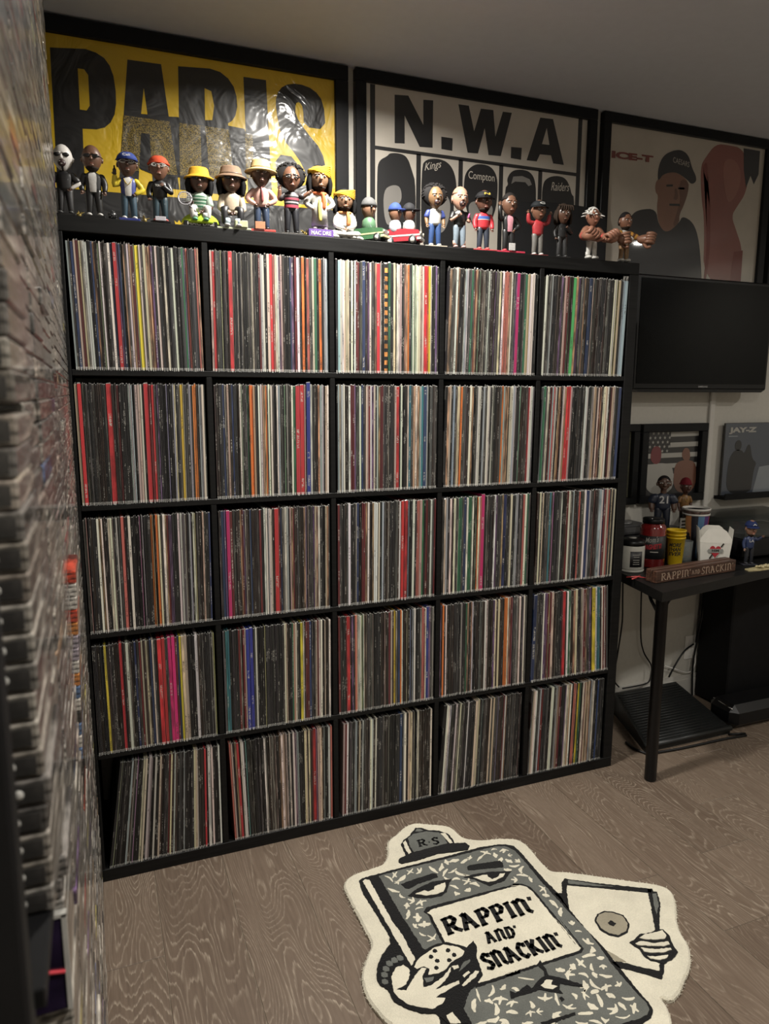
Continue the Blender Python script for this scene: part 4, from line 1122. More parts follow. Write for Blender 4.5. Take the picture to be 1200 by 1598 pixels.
MB().box(.0, .418, .020, .024, 0, .030).build('groove', M_sw, sg)
stroke_text('carved_lettering', "RAPPIN'", M_sl, sg, (.022, -.0008, .009), (1, 0, 0), (0, 0, 1), .150, .026, .13, .0004)
stroke_text('carved_lettering', 'AND', M_sl, sg, (.178, -.0008, .014), (1, 0, 0), (0, 0, 1), .042, .015, .13, .0004)
stroke_text('carved_lettering', "SNACKIN'", M_sl, sg, (.228, -.0008, .009), (1, 0, 0), (0, 0, 1), .174, .026, .13, .0004)
# equipment behind
t = empty('stereo_receiver', fx_at(2.17, .285))
tag(t, 'black stereo receiver at the back of the desk behind the jars', 'receiver')
MB().box(-.19, .22, -.085, .085, .006, .105, bev=.004).build('body', M_black, t)
MB().box(-.15, .16, -.088, -.085, .05, .09).build('display', M_scr, t)
for xx in (-.17, .19):
    q = MB(); q.tube([(xx, -.085, .06), (xx, -.100, .06)], .014, 16); q.build('knob', M_chrome, t)
for xx in (-.16, .19):
    MB().lathe([(0, 0), (.014, 0), (.014, .006), (0, .006)], 14, (xx, 0, 0)).build('foot', M_black, t)
t = empty('portable_player', (2.085, .300, DT + .1056))
tag(t, 'grey and black player unit on the receiver beside the shelf', 'player')
MB().box(-.07, .065, -.055, .06, 0, .040, bev=.004).build('body', mat('player_grey', (.06, .06, .062), .4), t)
MB().box(-.055, .02, -.0565, -.055, .012, .03).build('panel', mat('player_silver', (.25, .25, .25), .3, metal=.6), t)
MB().lathe([(0, .0), (.036, .0), (.036, .006), (.012, .010), (0, .010)], 26, (-.02, 0, .040)).build('dial', mat('player_dial', (.2, .2, .2), .3, metal=.5), t)
# small striped show card
t = empty('show_card', (2.322, .222, DT + .1056))
tag(t, 'small black and white printed card standing behind the yellow cups', 'card')
MB().box(-.030, .030, 0, .004, 0, .058).build('card', M_lt, t)
for z in (.012, .026, .040): MB().box(-.024, .024, -.0008, 0, z, z + .008).build('print_bar', M_ink, t)
MB().box(-.022, .022, -.004, .008, .058, .074, bev=.003).build('clip', M_black, t)
# turntable with smoked lid
t = empty('turntable', fx_at(2.70, .225))
tag(t, 'black turntable under a smoked clear dust cover at the right edge', 'turntable')
MB().box(-.225, .225, -.16, .15, .012, .090, bev=.006).build('plinth', M_black, t)
for xx in (-.19, .19):
    for yy in (-.13, .12): MB().lathe([(0, 0), (.022, 0), (.022, .012), (0, .012)], 16, (xx, yy, 0)).build('foot', M_black, t)
MB().lathe([(0, .0905), (.145, .0905), (.145, .100), (0, .100)], 40, (-.04, 0, 0)).build('platter', mat('platter_grey', (.10, .10, .10), .35), t)
M_smoke = mat('smoked_acrylic', (.05, .055, .05), .08, .05, alpha=.45)
q = MB(); q.box(-.225, .225, -.16, -.157, .092, .155).box(-.225, .225, .147, .15, .092, .155).box(-.225, -.222, -.157, .147, .092, .155).box(.222, .225, -.157, .147, .092, .155).box(-.225, .225, -.16, .15, .155, .158)
q.build('dust_cover', M_smoke, t)
# snack wrapper and pick
t = MB().prism([(-.07, -.012), (-.02, -.02), (.03, -.018), (.08, -.022), (.11, .01), (.06, .028), (.0, .022), (-.06, .016)], 0, .004, 'z')
for i in range(26):
    a = random.uniform(-.01, .09); b = random.uniform(-.015, .02); r_ = random.uniform(.004, .009)
    t.ell((a, b, .006 + random.uniform(0, .006)), (r_, r_ * .8, r_ * .7), 6, 4)
o = t.build('snack_wrapper', mat('wrapper_gold', (.42, .36, .20), .35, .3, 120), None, fx_at(2.432, -.055))
tag(o, 'crumpled cream and gold snack wrapper lying on the desk right of the sign', 'wrapper')
q = MB(); q.tube([(0, 0, .003), (.03, .01, .004), (.062, .03, .003)], .003, 6); q.tube([(.0, .03, .003), (.03, .012, .007), (.06, -.012, .003)], .0022, 6)
o = q.build('plastic_stirrer', mat('stirrer_red', (.40, .05, .05), .4), None, fx_at(1.862, -.005))
tag(o, 'thin red plastic stirrers crossed on the desk left of the sign', 'stirrer')
# ---- under the desk
t = empty('foot_rest', (2.26, .205, 0))
tag(t, 'black ribbed sloping foot rest on the floor under the desk', 'foot rest')
M_fr = mat('footrest_rubber', (.010, .011, .011), .42, .2, 200)
FL, FR2, BR, BL = Vector((-.25, -.172, 0)), Vector((.19, -.172, 0)), Vector((.215, .165, 0)), Vector((-.13, .165, 0))
q = MB(); q.add([FL, FR2, BR, BL, FL + Vector((0, 0, .028)), FR2 + Vector((0, 0, .028)), BR + Vector((0, 0, .092)), BL + Vector((0, 0, .092))],
                [(0, 3, 2, 1), (4, 5, 6, 7), (0, 1, 5, 4), (1, 2, 6, 5), (2, 3, 7, 6), (3, 0, 4, 7)])
q.build('board', M_fr, t)
q = MB(); q.tube([FL + Vector((0, 0, .026)), FR2 + Vector((0, 0, .026))], .012, 10); q.build('front_roll', M_fr, t)
for i in range(20):
    s = .06 + i * .046
    a = FL.lerp(BL, s) + Vector((.012, 0, .0285 + .064 * s)); b = FR2.lerp(BR, s) + Vector((-.012, 0, .0285 + .064 * s))
    q = MB(); q.tube([a, b], .0032, 6); q.build('rib', M_fr, t)
t = empty('subwoofer', (2.80, .29, 0))
tag(t, 'tall black speaker cabinet standing under the desk', 'speaker')
MB().box(-.20, .20, -.09, .09, .012, .655, bev=.006).build('cabinet', M_blackmat, t)
for s in (-1, 1):
    MB().box(s * .15 - .02, s * .15 + .02, -.07, .07, 0, .012).build('foot', M_black, t)
t = empty('equipment_case', (2.71, .110, 0))
tag(t, 'low black rounded equipment case on the floor in front of the speaker cabinet', 'case')
MB().box(-.24, .24, -.075, .075, 0, .105, bev=.028).build('shell', M_black, t)
q = MB(); q.tube([(-.232, -.055, .092), (-.215, .06, .094)], .003, 6); q.build('edge_strip', M_chrome, t)
# cables
def cable(label, path, y, r=.0035, m=None, free=None):
    P3 = [(x, y + (.0 if free is None else free[i]), z) for i, (x, z) in enumerate(path)]
    sm = []
    for i in range(len(P3) - 1):
        p0 = Vector(P3[max(i - 1, 0)]); p1 = Vector(P3[i]); p2 = Vector(P3[i + 1]); p3 = Vector(P3[min(i + 2, len(P3) - 1)])
        for k in range(5):
            t_ = k / 5
            sm.append(.5 * ((2 * p1) + (p2 - p0) * t_ + (2 * p0 - 5 * p1 + 4 * p2 - p3) * t_ ** 2 + (3 * p1 - p0 - 3 * p2 + p3) * t_ ** 3))
    sm.append(Vector(P3[-1]))
    q = MB(); q.tube(sm, r, 6)
    return tag(q.build('power_cable', m or M_black), label, 'cable', 'cables under the desk')
cable('black cable hanging from the desk and curling onto the foot rest', [(2.245, .685), (2.26, .364), (2.283, .261), (2.331, .19), (2.334, .14), (2.316, .112), (2.263, .108), (2.17, .108)], .376, free=[0, 0, 0, 0, 0, -.005, -.01, -.01])
cable('black cable hanging on the wall close beside the record shelf', [(2.143, .685), (2.153, .507), (2.157, .41), (2.144, .28), (2.13, .16), (2.16, .112)], .377)
cable('black cable dropping from the desk to the wall socket', [(2.589, .685), (2.59, .40), (2.583, .262)], .376, .004)
cable('black cable running slantwise from the wall socket to the foot rest', [(2.573, .256), (2.521, .229), (2.477, .175), (2.44, .115)], .378, .004)
cable('thick black cable looping down the wall beside the speaker cabinet', [(2.602, .685), (2.605, .445), (2.585, .30), (2.568, .20), (2.566, .127), (2.575, .012)], .366, .0045)
cable('white cable looping below the wall socket', [(2.588, .20), (2.592, .156), (2.557, .120), (2.46, .155), (2.416, .172)], .380, .003, M_white)
q = MB(); q.tube([(2.43, .02, .006), (2.47, .01, .006), (2.50, .0, .006), (2.49, -.012, .006), (2.40, -.004, .006), (2.25, -.002, .006), (2.15, .0, .006), (2.05, .008, .006), (2.00, .02, .006), (1.985, .06, .006), (1.99, .12, .006)], .005, 8)
tag(q.build('power_cable', M_black), 'black cable lying on the floor around the front of the foot rest', 'cable', 'cables under the desk')
# ================================================================ figurines
SK_D = (.075, .036, .022); SK_M = (.16, .078, .048); SK_L = (.42, .24, .17); SK_P = (.55, .53, .50)
def fm(name, col, rough=.45): return mat('fig_' + name, col, rough, .10, 180, coat=.15 if rough < .7 else 0.0, spec=.5 if rough < .7 else .15)
def cmat(col, rough=.45):
    return fm('%03d_%03d_%03d_%d' % (int(col[0] * 999), int(col[1] * 999), int(col[2] * 999), int(rough * 100)), col, rough)
K = (.007, .007, .0075); WH = (.52, .51, .48); JEAN = (.028, .045, .085); DJ = (.016, .026, .036); RD = (.40, .03, .03)

def hand_mesh(q, at, d, s, fist=False, mi=0, side=1):
    """palm, four unequal bent fingers and a thumb; d points from wrist to fingertips"""
    at = Vector(at); d = Vector(d).normalized()
    a = d.cross(Vector((0, 1, 0)))
    if a.length < .1: a = d.cross(Vector((1, 0, 0)))
    a.normalize(); n = a.cross(d).normalized()
    q.limb([at, at + d * s * .55], [s * .30, s * .36], 8, mi, 2)
    for i, (o_, l_) in enumerate(((-.27, .50), (-.09, .60), (.09, .56), (.27, .42))):
        b = at + d * s * .62 + a * s * o_
        if fist:
            q.limb([b, b + d * s * .22 - n * s * .10, b + d * s * .12 - n * s * .34, b - d * s * .12 - n * s * .30], [s * .12] * 4, 6, mi, 2)
        else:
            q.limb([b, b + d * s * l_ * .55 - n * s * .04, b + d * s * l_ - n * s * .14], [s * .105, s * .10, s * .08], 6, mi, 2)
    b = at + d * s * .22 + a * s * .30 * side
    q.limb([b, b + d * s * .28 + a * s * .26 * side - n * s * .06, b + d * s * .52 + a * s * .26 * side - n * s * .16], [s * .12, s * .115, s * .09], 6, mi, 2)

ARM = {'down': ((.128, .005, .475), (.128, -.03, .37)), 'up': ((.155, -.015, .50), (.150, -.045, .63)), 'upwide': ((.165, -.01, .60), (.185, -.03, .73)),
       'cross': ((.130, -.035, .455), (-.015, -.092, .455)), 'chest': ((.135, -.03, .46), (.045, -.095, .53)), 'hip': ((.165, .0, .47), (.085, -.03, .39)),
       'fore': ((.135, -.02, .46), (.10, -.09, .45)), 'wave': ((.140, -.02, .57), (.150, -.02, .78)), 'out': ((.15, -.02, .56), (.22, -.05, .62)), 'lap': ((.12, -.03, .40), (.03, -.095, .33))}
def figurine(name, label, x, h, sp, y=.024, z=None, rz=0.0, grp='bobblehead figurines along the top of the record shelf'):
    z = SW + .0004 if z is None else z
    root = empty(name, (x, y, z), rz)
    tag(root, label, 'figurine', grp)
    S = h
    root.scale = (sp.get('wide', 1.0), 1.0, 1.0)
    def V(p): return (p[0] * S, p[1] * S, p[2] * S)
    def L_(l): return [V(p) for p in l]
    skin = cmat(sp.get('skin', SK_D), .4)
    pose = sp.get('pose', 'stand'); bz = .035
    dz = {'stand': 0, 'sit': -.10, 'lotus': -.20}[pose]
    if pose == 'lotus': dz = -.16
    # base
    bc = sp.get('base', K)
    if bc:
        bw = sp.get('bw', .125); bh = sp.get('bh', .035)
        q = MB(); q.box(-bw * S, bw * S, -.10 * S, .10 * S, 0, bh * S, bev=.006 * S); q.build('base', cmat(bc, .35), root)
        if sp.get('btext'):
            text_obj('base_lettering', sp['btext'], cmat(sp.get('btcol', WH)), root, (-bw * .8 * S, -.1008 * S, bh * .22 * S), (1, 0, 0), (0, 0, 1), width=bw * 1.6 * S, height=bh * .56 * S, bold=.02, depth=.0003)
        bz = bh
    # legs
    pants = cmat(sp.get('pants', K)); q = MB()
    if pose == 'stand':
        for s in (-1, 1):
            q.limb(L_([(s * .045, .005, .375), (s * .052, -.006, .22), (s * .058, .004, bz + .045)]), [.052 * S, .041 * S, .034 * S], 12)
        q.ell(V((0, .004, .375)), V((.088, .058, .045)), 14, 6)
    elif pose == 'sit':
        for s in (-1, 1):
            q.limb(L_([(s * .05, .02, .27), (s * .085, -.085, .29), (s * .085, -.095, bz + .06)]), [.05 * S, .043 * S, .032 * S], 12)
        q.ell(V((0, .02, .27)), V((.095, .065, .055)), 14, 6)
    else:
        for s in (-1, 1):
            q.limb(L_([(s * .06, .02, .10), (s * .15, -.05, .09), (s * .02, -.115, .07)]), [.06 * S, .055 * S, .04 * S], 12)
        q.ell(V((0, .02, .12)), V((.11, .075, .075)), 14, 6)
    q.build('trousers', pants, root)
    if pose != 'lotus':
        yy = 0 if pose == 'stand' else -.10
        for s in (-1, 1):
            q = MB(); q.ell(V((s * .062, yy - .022, bz + .020)), V((.034 * sp.get('boot', 1), .060 * sp.get('boot', 1), .024 * sp.get('boot', 1))), 10, 6, fn=lambda a, b, c: (a, b, max(c, -.8)))
            q.limb(L_([(s * .060, yy + .004, bz + .02), (s * .058, yy + .004, bz + .045)]), [.03 * S, .028 * S], 8)
            q.build('shoe', cmat(sp.get('shoes', WH)), root)
        if sp.get('socks'):
            for s in (-1, 1):
                q = MB(); q.tube(L_([(s * .062, yy + .004, bz + .04), (s * .062, yy + .004, bz + .12)]), .037 * S, 12); q.build('sock', cmat(sp['socks']), root)
    # torso and sleeves as one garment
    shirt = cmat(sp.get('shirt', K)); q = MB()
    prof = [(.080, .052, .355), (.090, .060, .40), (.092, .063, .47), (.108, .066, .545), (.100, .058, .590), (.055, .040, .620), (.035, .032, .640)]
    vs = []; fs = []; n = 18
    for (rx, ry, zz) in prof:
        for k in range(n):
            t = 2 * math.pi * k / n; vs.append(V((rx * math.cos(t), ry * math.sin(t), zz + dz)))
    for j in range(len(prof) - 1):
        for k in range(n): fs.append((j * n + k, j * n + (k + 1) % n, (j + 1) * n + (k + 1) % n, (j + 1) * n + k))
    fs += [tuple(range(n))[::-1], tuple(range((len(prof) - 1) * n, len(prof) * n))]
    q.add(vs, fs, 0, True)
    slv = sp.get('sleeve')
    qq = {-1: MB(), 1: MB()} if slv else {-1: q, 1: q}
    qa2 = {-1: MB(), 1: MB()}
    hands = []
    for s, key in ((-1, 'armL'), (1, 'armR')):
        e, hd = ARM[sp.get(key, 'down')]
        sh_ = Vector((s * .092, .0, .575 + dz)); e = Vector((s * e[0], e[1], e[2] + dz)); hd = Vector((s * hd[0], hd[1], hd[2] + dz))
        ar = sp.get('armr', 1.0); qs = qq[s]
        if sp.get('bare'):
            mid = sh_.lerp(e, .75)
            qs.limb(L_([sh_, mid]), [.043 * S * ar, .046 * S * ar], 10)
            qa2[s].limb(L_([sh_.lerp(e, .5), e, hd]), [.033 * S * ar, .030 * S * ar, .023 * S * ar], 10)
        else:
            qs.limb(L_([sh_, e, e.lerp(hd, .9)]), [.043 * S * ar, .038 * S * ar, .029 * S * ar], 10)
        hands.append((s, hd, hd - e))
    q.build('shirt', shirt, root)
    if slv:
        for s in (-1, 1): qq[s].build('sleeve', cmat(slv), root)
    if sp.get('bare'):
        for s in (-1, 1): qa2[s].build('arm', skin, root)
    fs_ = sp.get('fist', 0)
    for s, hd, d in hands:
        q = MB()
        if fs_: hand_mesh(q, V(hd), d, fs_ * S, True, 0, -s)
        else: hand_mesh(q, V(hd), d, .052 * S, sp.get('grip', False), 0, -s)
        q.build('hand', cmat(sp.get('hand', sp.get('skin', SK_D)), .4), root)
    # front panel of an open jacket, stripes, tie, chain
    if sp.get('panel'):
        vs = []; fs = []
        m_ = 5
        for (rx, ry, zz) in prof[:-1]:
            for k in range(m_):
                t = -math.pi / 2 + (k - 2) * .22; vs.append(V((rx * 1.02 * math.cos(t), ry * 1.05 * math.sin(t), zz + dz)))
        for j in range(len(prof) - 2):
            for k in range(m_ - 1): fs.append((j * m_ + k, j * m_ + k + 1, (j + 1) * m_ + k + 1, (j + 1) * m_ + k))
        MB().add(vs, fs, 0, True).build('undershirt', cmat(sp['panel']), root)
    for (z0, z1, colr) in sp.get('bands', ()):
        pr = []
        for zz in (z0, (z0 + z1) / 2, z1):
            for j in range(len(prof) - 1):
                if prof[j][2] <= zz <= prof[j + 1][2]:
                    t = (zz - prof[j][2]) / (prof[j + 1][2] - prof[j][2]); pr.append((prof[j][0] + t * (prof[j + 1][0] - prof[j][0]), prof[j][1] + t * (prof[j + 1][1] - prof[j][1]), zz))
                    break
        vs = []; fs = []
        for (rx, ry, zz) in pr:
            for k in range(n):
                t = 2 * math.pi * k / n; vs.append(V((rx * 1.025 * math.cos(t), ry * 1.035 * math.sin(t), zz + dz)))
        for j in range(len(pr) - 1):
            for k in range(n): fs.append((j * n + k, j * n + (k + 1) % n, (j + 1) * n + (k + 1) % n, (j + 1) * n + k))
        MB().add(vs, fs, 0, True).build('shirt_stripe', cmat(colr), root)
    if sp.get('tie'):
        q = MB(); q.limb(L_([(0, -.055, .615 + dz), (0.004, -.072, .54 + dz), (.006, -.070, .43 + dz)]), [.012 * S, .014 * S, .018 * S], 8); q.build('tie', cmat(sp['tie']), root)
    if sp.get('chain'):
        q = MB(); q.tube(L_([(-.05, -.045, .60 + dz), (-.03, -.070, .54 + dz), (0, -.078, .50 + dz), (.03, -.070, .54 + dz), (.05, -.045, .60 + dz)]), .006 * S, 6); q.build('chain', cmat(sp['chain'], .25), root)
    if sp.get('scarf'):
        q = MB()
        q.tube(L_([(.075 * math.cos(a), .062 * math.sin(a), .605 + dz + .01 * math.sin(a)) for a in [i * math.pi / 6 for i in range(13)]]), .024 * S, 8)
        q.limb(L_([(.03, -.065, .60 + dz), (.042, -.082, .50 + dz), (.040, -.078, .40 + dz)]), [.022 * S, .026 * S, .026 * S], 8)
        q.build('scarf', cmat(sp['scarf'], .7), root)
    if sp.get('chest'):
        text_obj('shirt_lettering', sp['chest'][0], cmat(sp['chest'][1]), root, V((-.05, -.0690, .545 - sp['chest'][2] * .6 + dz)), (1, 0, 0), (0, 0, 1), width=.10 * S, height=sp['chest'][2] * S, bold=.02)
    # neck and head
    hz = .800 + dz; hy = -.008
    q = MB()
    q.limb(L_([(0, 0, .60 + dz), (0, hy, .70 + dz)]), [.034 * S, .036 * S], 10)
    hs = sp.get('hs', 1.0)
    def face(a, b, c):
        if c < 0: a *= 1 - .36 * (-c) ** 1.6; b = b * (1 - .22 * (-c) ** 1.6) - .10 * (-c) ** 2
        else: a *= 1 - .05 * c; b *= 1.02
        return (a, b, c)
    HX, HY, HZ = .116 * hs, .124 * hs, .186 * hs
    q.ell(V((0, hy, hz)), V((HX, HY, HZ)), 20, 14, fn=face)
    q.limb(L_([(0, hy - HY * .93, hz + .020), (0, hy - HY * 1.12, hz - .030)]), [.013 * S, .021 * S], 8)
    for s in (-1, 1):
        q.ell(V((s * HX * 1.0, hy + .01, hz - .012)), V((.014, .024, .034)), 8, 6)
        q.limb(L_([(s * .02, hy - HY * .98, hz + .045), (s * .07, hy - HY * .82, hz + .042)]), [.012 * S, .010 * S], 6)
    q.ell(V((0, hy - HY * .90, hz - .105 * hs)), V((.034, .03, .018)), 8, 5)
    head = q.build('head', skin, root)
    for s in (() if sp.get('paint') else (-1, 1)):
        q = MB(); q.ell(V((s * .042, hy - HY * .90, hz + .014)), V((.021, .016, .012)), 10, 6); ey = q.build('eye', cmat((.45, .43, .40), .3), head)
        q = MB(); q.ell(V((s * .042, hy - HY * .90 - .013, hz + .013)), V((.009, .006, .009)), 8, 5); q.build('pupil', cmat(K, .3), head)
        q = MB(); q.limb(L_([(s * .018, hy - HY * .97, hz + .037), (s * .072, hy - HY * .80, hz + .040)]), [.0075 * S, .006 * S], 6); q.build('eyebrow', cmat(sp.get('brow', K)), head)
    if sp.get('mouth') == 'open':
        q = MB(); q.ell(V((0, hy - HY * .86, hz - .092)), V((.048, .034, .050)), 12, 7); q.build('mouth', cmat((.03, .012, .012)), head)
        q = MB(); q.box(-.026 * S, .026 * S, (hy - HY * .86 - .028) * S, (hy - HY * .86 - .02) * S, (hz - .082) * S, (hz - .070) * S); q.build('teeth', cmat(WH), head)
    else:
        q = MB(); q.ell(V((0, hy - HY * .93, hz - .080)), V((.030, .014, .008)), 10, 5); q.ell(V((0, hy - HY * .925, hz - .092)), V((.026, .014, .008)), 10, 5); q.build('lips', cmat(tuple(c * f for c, f in zip(sp.get('skin', SK_D), (1.25, .8, .8)))), head)
    if sp.get('beard'):
        q = MB(); q.ell(V((0, hy, hz)), V((HX * 1.03, HY * 1.04, HZ * 1.02)), 20, 6, fn=face, z0=-1, z1=-.62); q.build('beard', cmat(sp['beard'], .8), head)
    if sp.get('paint'):
        for s in (-1, 1):
            q = MB(); q.ell(V((s * .048, hy - HY * .90, hz + .020)), V((.044, .026, .030)), 10, 6); q.build('face_paint', cmat(K), head)
        q = MB(); q.ell(V((0, hy, hz)), V((HX * 1.02, HY * 1.03, HZ * 1.01)), 20, 6, fn=lambda a, b, c: face(a * .62, b if b < 0 else b * .2, c), z0=-1, z1=-.35); q.build('face_paint', cmat(K), head)
    hair = sp.get('hair')
    if hair:
        kind, hc = hair; hm = cmat(hc, .75); q = MB()
        if kind == 'afro':
            rr = random.Random(3)
            q.ell(V((0, hy + .035, hz + .055)), V((.188, .160, .190)), 20, 14, fn=lambda a, b, c: (a, b * (.55 if b < -.2 else 1), c))
            for i in range(170):
                u = rr.uniform(-.35, 1); t = rr.uniform(0, 2 * math.pi); k = math.sqrt(1 - u * u)
                if math.sin(t) * k < -.45 and u < .55: continue
                q.ell(V((.183 * k * math.cos(t), hy + .035 + .155 * k * math.sin(t) * (.6 if math.sin(t) < -.2 else 1), hz + .055 + .185 * u)), V((.019, .019, .019)), 6, 4)
        elif kind == 'short':
            q.ell(V((0, hy + .010, hz + .012)), V((HX * 1.05, HY * 1.02, HZ * 1.02)), 20, 7, z0=.30, z1=1)
            q.ell(V((0, hy + .030, hz)), V((HX * 1.03, HY * .92, HZ * .95)), 20, 8, fn=lambda a, b, c: (a, max(b, .05), c), z0=-.35, z1=.5)
        elif kind in ('long', 'dread'):
            q.ell(V((0, hy + .012, hz + .010)), V((HX * 1.07, HY * 1.04, HZ * 1.04)), 20, 7, z0=.30, z1=1)
            for i in range(13):
                a = math.pi * (-.12 + 1.24 * i / 12)
                ln = .30 if kind == 'long' else .26
                q.limb(L_([(HX * .95 * math.cos(a), hy + .012 + HY * .9 * math.sin(a), hz + .06), (HX * 1.18 * math.cos(a), hy + .015 + HY * 1.05 * math.sin(a), hz - .05), (HX * 1.12 * math.cos(a), hy + .01 + HY * 1.0 * math.sin(a), hz + .06 - ln * .85)]),
                       [.026 * S, .030 * S if kind == 'long' else .022 * S, .018 * S], 7)
            if kind == 'dread':
                for i in range(7):
                    a = -.09 + i * .03
                    q.limb(L_([(a, hy - .03, hz + .16), (a * 1.25, hy - HY * .95, hz + .13), (a * 1.4, hy - HY * .98, hz + .06)]), [.014 * S] * 3, 6)
        elif kind == 'spiky':
            rr = random.Random(9)
            q.ell(V((0, hy + .012, hz + .012)), V((HX * 1.06, HY * 1.04, HZ * 1.02)), 20, 7, z0=.25, z1=1)
            for i in range(34):
                a = rr.uniform(0, 2 * math.pi); u = rr.uniform(.1, .95); k = math.sqrt(1 - u * u)
                p0 = Vector((HX * k * math.cos(a), hy + HY * k * math.sin(a), hz + HZ * u)); dd = Vector((k * math.cos(a) * 1.1, k * math.sin(a) * .9, u * .3 - .35))
                q.limb([V(p0), V(p0 + dd * .035), V(p0 + dd * .075)], [.018 * S, .014 * S, .005 * S], 6)
        q.build('hair', hm, head)
    hat = sp.get('hat')
    if hat:
        kind, hc = hat[0], hat[1]; hm = cmat(hc, .7); q = MB()
        if kind == 'cap':
            q.ell(V((0, hy + .010, hz + .055)), V((HX * 1.10, HY * 1.08, .125)), 20, 8, z0=0, z1=1)
            vs = []; fs = []
            for j, rr_ in enumerate((.98, 1.30, 1.62)):
                for k in range(9):
                    t = -math.pi / 2 + (k - 4) * .30
                    ext = 1 + (rr_ - .98) * math.cos((k - 4) * .30)
                    vs.append(V((HX * 1.05 * ext * math.cos(t) * (.98 if j else 1), hy + .01 + HY * 1.05 * ext * math.sin(t), hz + .060 - .012 * j)))
            nn = len(vs)
            vs += [(a, b, c - .008 * S) for a, b, c in vs]
            for j in range(2):
                for k in range(8):
                    f = (j * 9 + k, j * 9 + k + 1, (j + 1) * 9 + k + 1, (j + 1) * 9 + k); fs += [f, tuple(nn + i for i in f[::-1])]
            for k in range(8): fs.append((18 + k, 18 + k + 1, nn + 18 + k + 1, nn + 18 + k))
            q.add(vs, fs, 0, True)
        elif kind == 'beanie':
            q.ell(V((0, hy + .010, hz + .045)), V((HX * 1.10, HY * 1.10, .135)), 20, 8, z0=0, z1=1)
            q.tube(L_([(HX * 1.09 * math.cos(a), hy + .01 + HY * 1.09 * math.sin(a), hz + .050) for a in [i * math.pi / 9 for i in range(19)]]), .014 * S, 6)
        elif kind in ('bucket', 'straw'):
            t_ = 1.0 if kind == 'bucket' else 1.12
            prof2 = [(.176 * t_, hz + .028), (.172 * t_, hz + .038), (.128, hz + .075), (.124, hz + .080), (.108, hz + .175), (.094, hz + .195), (.0, hz + .198)]
            q.lathe([(r_ * S, z_ * S) for r_, z_ in prof2], 28, (0, (hy + .01) * S, 0))
        elif kind == 'turban':
            q.ell(V((0, hy + .012, hz + .085)), V((HX * 1.12, HY * 1.08, .095)), 20, 10)
            for i in range(6):
                a = -.5 + i * .2
                q.tube(L_([(HX * 1.10 * math.cos(t), hy + .012 + HY * 1.06 * math.sin(t), hz + .065 + .045 * math.cos(t) * a * 2 + .012 * i) for t in [j * math.pi / 10 for j in range(21)]]), .017 * S, 6)
        ho = q.build('hat', hm, head)
        if len(hat) > 2:
            if hat[2] == 'band':
                q = MB(); q.lathe([(.127 * S, (hz + .076) * S), (.123 * S, (hz + .100) * S), (.117 * S, (hz + .100) * S)], 28, (0, (hy + .01) * S, 0)); q.build('hat_band', cmat(hat[3]), head)
            else:
                text_obj('hat_lettering', hat[2], cmat(hat[3]), head, V((-.045, hy - HY * 1.115, hz + .085)), (1, 0, 0), (0, .25, 1), width=.09 * S, height=.036 * S, bold=.02)
    if sp.get('glasses'):
        gm = cmat(sp['glasses'][0], .3); q = MB()
        for s in (-1, 1):
            if sp['glasses'][1] == 'dark': q.ell(V((s * .046, hy - HY * 1.0, hz + .014)), V((.042, .014, .026)), 12, 6)
            else:
                q.tube(L_([(s * .045 + .036 * math.cos(a), hy - HY * 1.0 + .012 * abs(math.cos(a)) * .5, hz + .014 + .022 * math.sin(a)) for a in [i * math.pi / 6 for i in range(13)]]), .0062 * S, 6)
            q.limb(L_([(s * .082, hy - HY * .92, hz + .02), (s * HX * 1.03, hy, hz + .022)]), [.006 * S, .006 * S], 6)
        q.limb(L_([(-.012, hy - HY * 1.04, hz + .02), (.012, hy - HY * 1.04, hz + .02)]), [.006 * S, .006 * S], 6)
        q.build('glasses', gm, head)
    if sp.get('extra'): sp['extra'](root, S, V, L_, dz)
    return root

def ex_bottle(root, S, V, L_, dz):
    q = MB(); q.lathe([(0, 0), (.022 * S, 0), (.022 * S, .06 * S), (.009 * S, .085 * S), (.009 * S, .115 * S), (0, .115 * S)], 14, V((-.150, -.062, .645))); q.build('bottle', cmat((.02, .012, .008), .15), root)
def ex_sign(txt, colr, tcol, x0, w_, z0, hh):
    def f(root, S, V, L_, dz):
        MB().box((x0 - w_ / 2) * S, (x0 + w_ / 2) * S, -.118 * S, -.104 * S, z0 * S, (z0 + hh) * S, bev=.003 * S).build('name_plate', cmat(colr), root)
        if txt: text_obj('plate_lettering', txt, cmat(tcol), root, V((x0 - w_ * .42, -.1186, z0 + hh * .3)), (1, 0, 0), (0, 0, 1), width=w_ * .84 * S, height=hh * .42 * S, bold=.02, depth=.0003)
    return f
def ex_tennis(root, S, V, L_, dz):
    q = MB(); q.ell(V((.0, -.02, .05)), V((.22, .11, .175)), 26, 8, z0=0, z1=1); q.build('tennis_ball', cmat((.33, .46, .04), .9), root)
    q = MB(); q.tube(L_([(-.17 + .075 * math.cos(a), -.13 + .02 * math.sin(a), .50 + dz + .10 * math.sin(a)) for a in [i * math.pi / 10 for i in range(21)]]), .009 * S, 6)
    q.tube(L_([(-.12, -.125, .405 + dz), (-.05, -.12, .31 + dz)]), .010 * S, 6)
    for i in range(-3, 4):
        q.tube(L_([(-.17 + .02 * i, -.13, .41 + dz + .006 * abs(i)), (-.17 + .02 * i, -.13, .59 + dz - .006 * abs(i))]), .0022 * S, 4)
        q.tube(L_([(-.235, -.13, .50 + dz + .026 * i), (-.105, -.13, .50 + dz + .026 * i)]), .0022 * S, 4)
    q.build('tennis_racket', cmat((.35, .34, .36), .35), root)
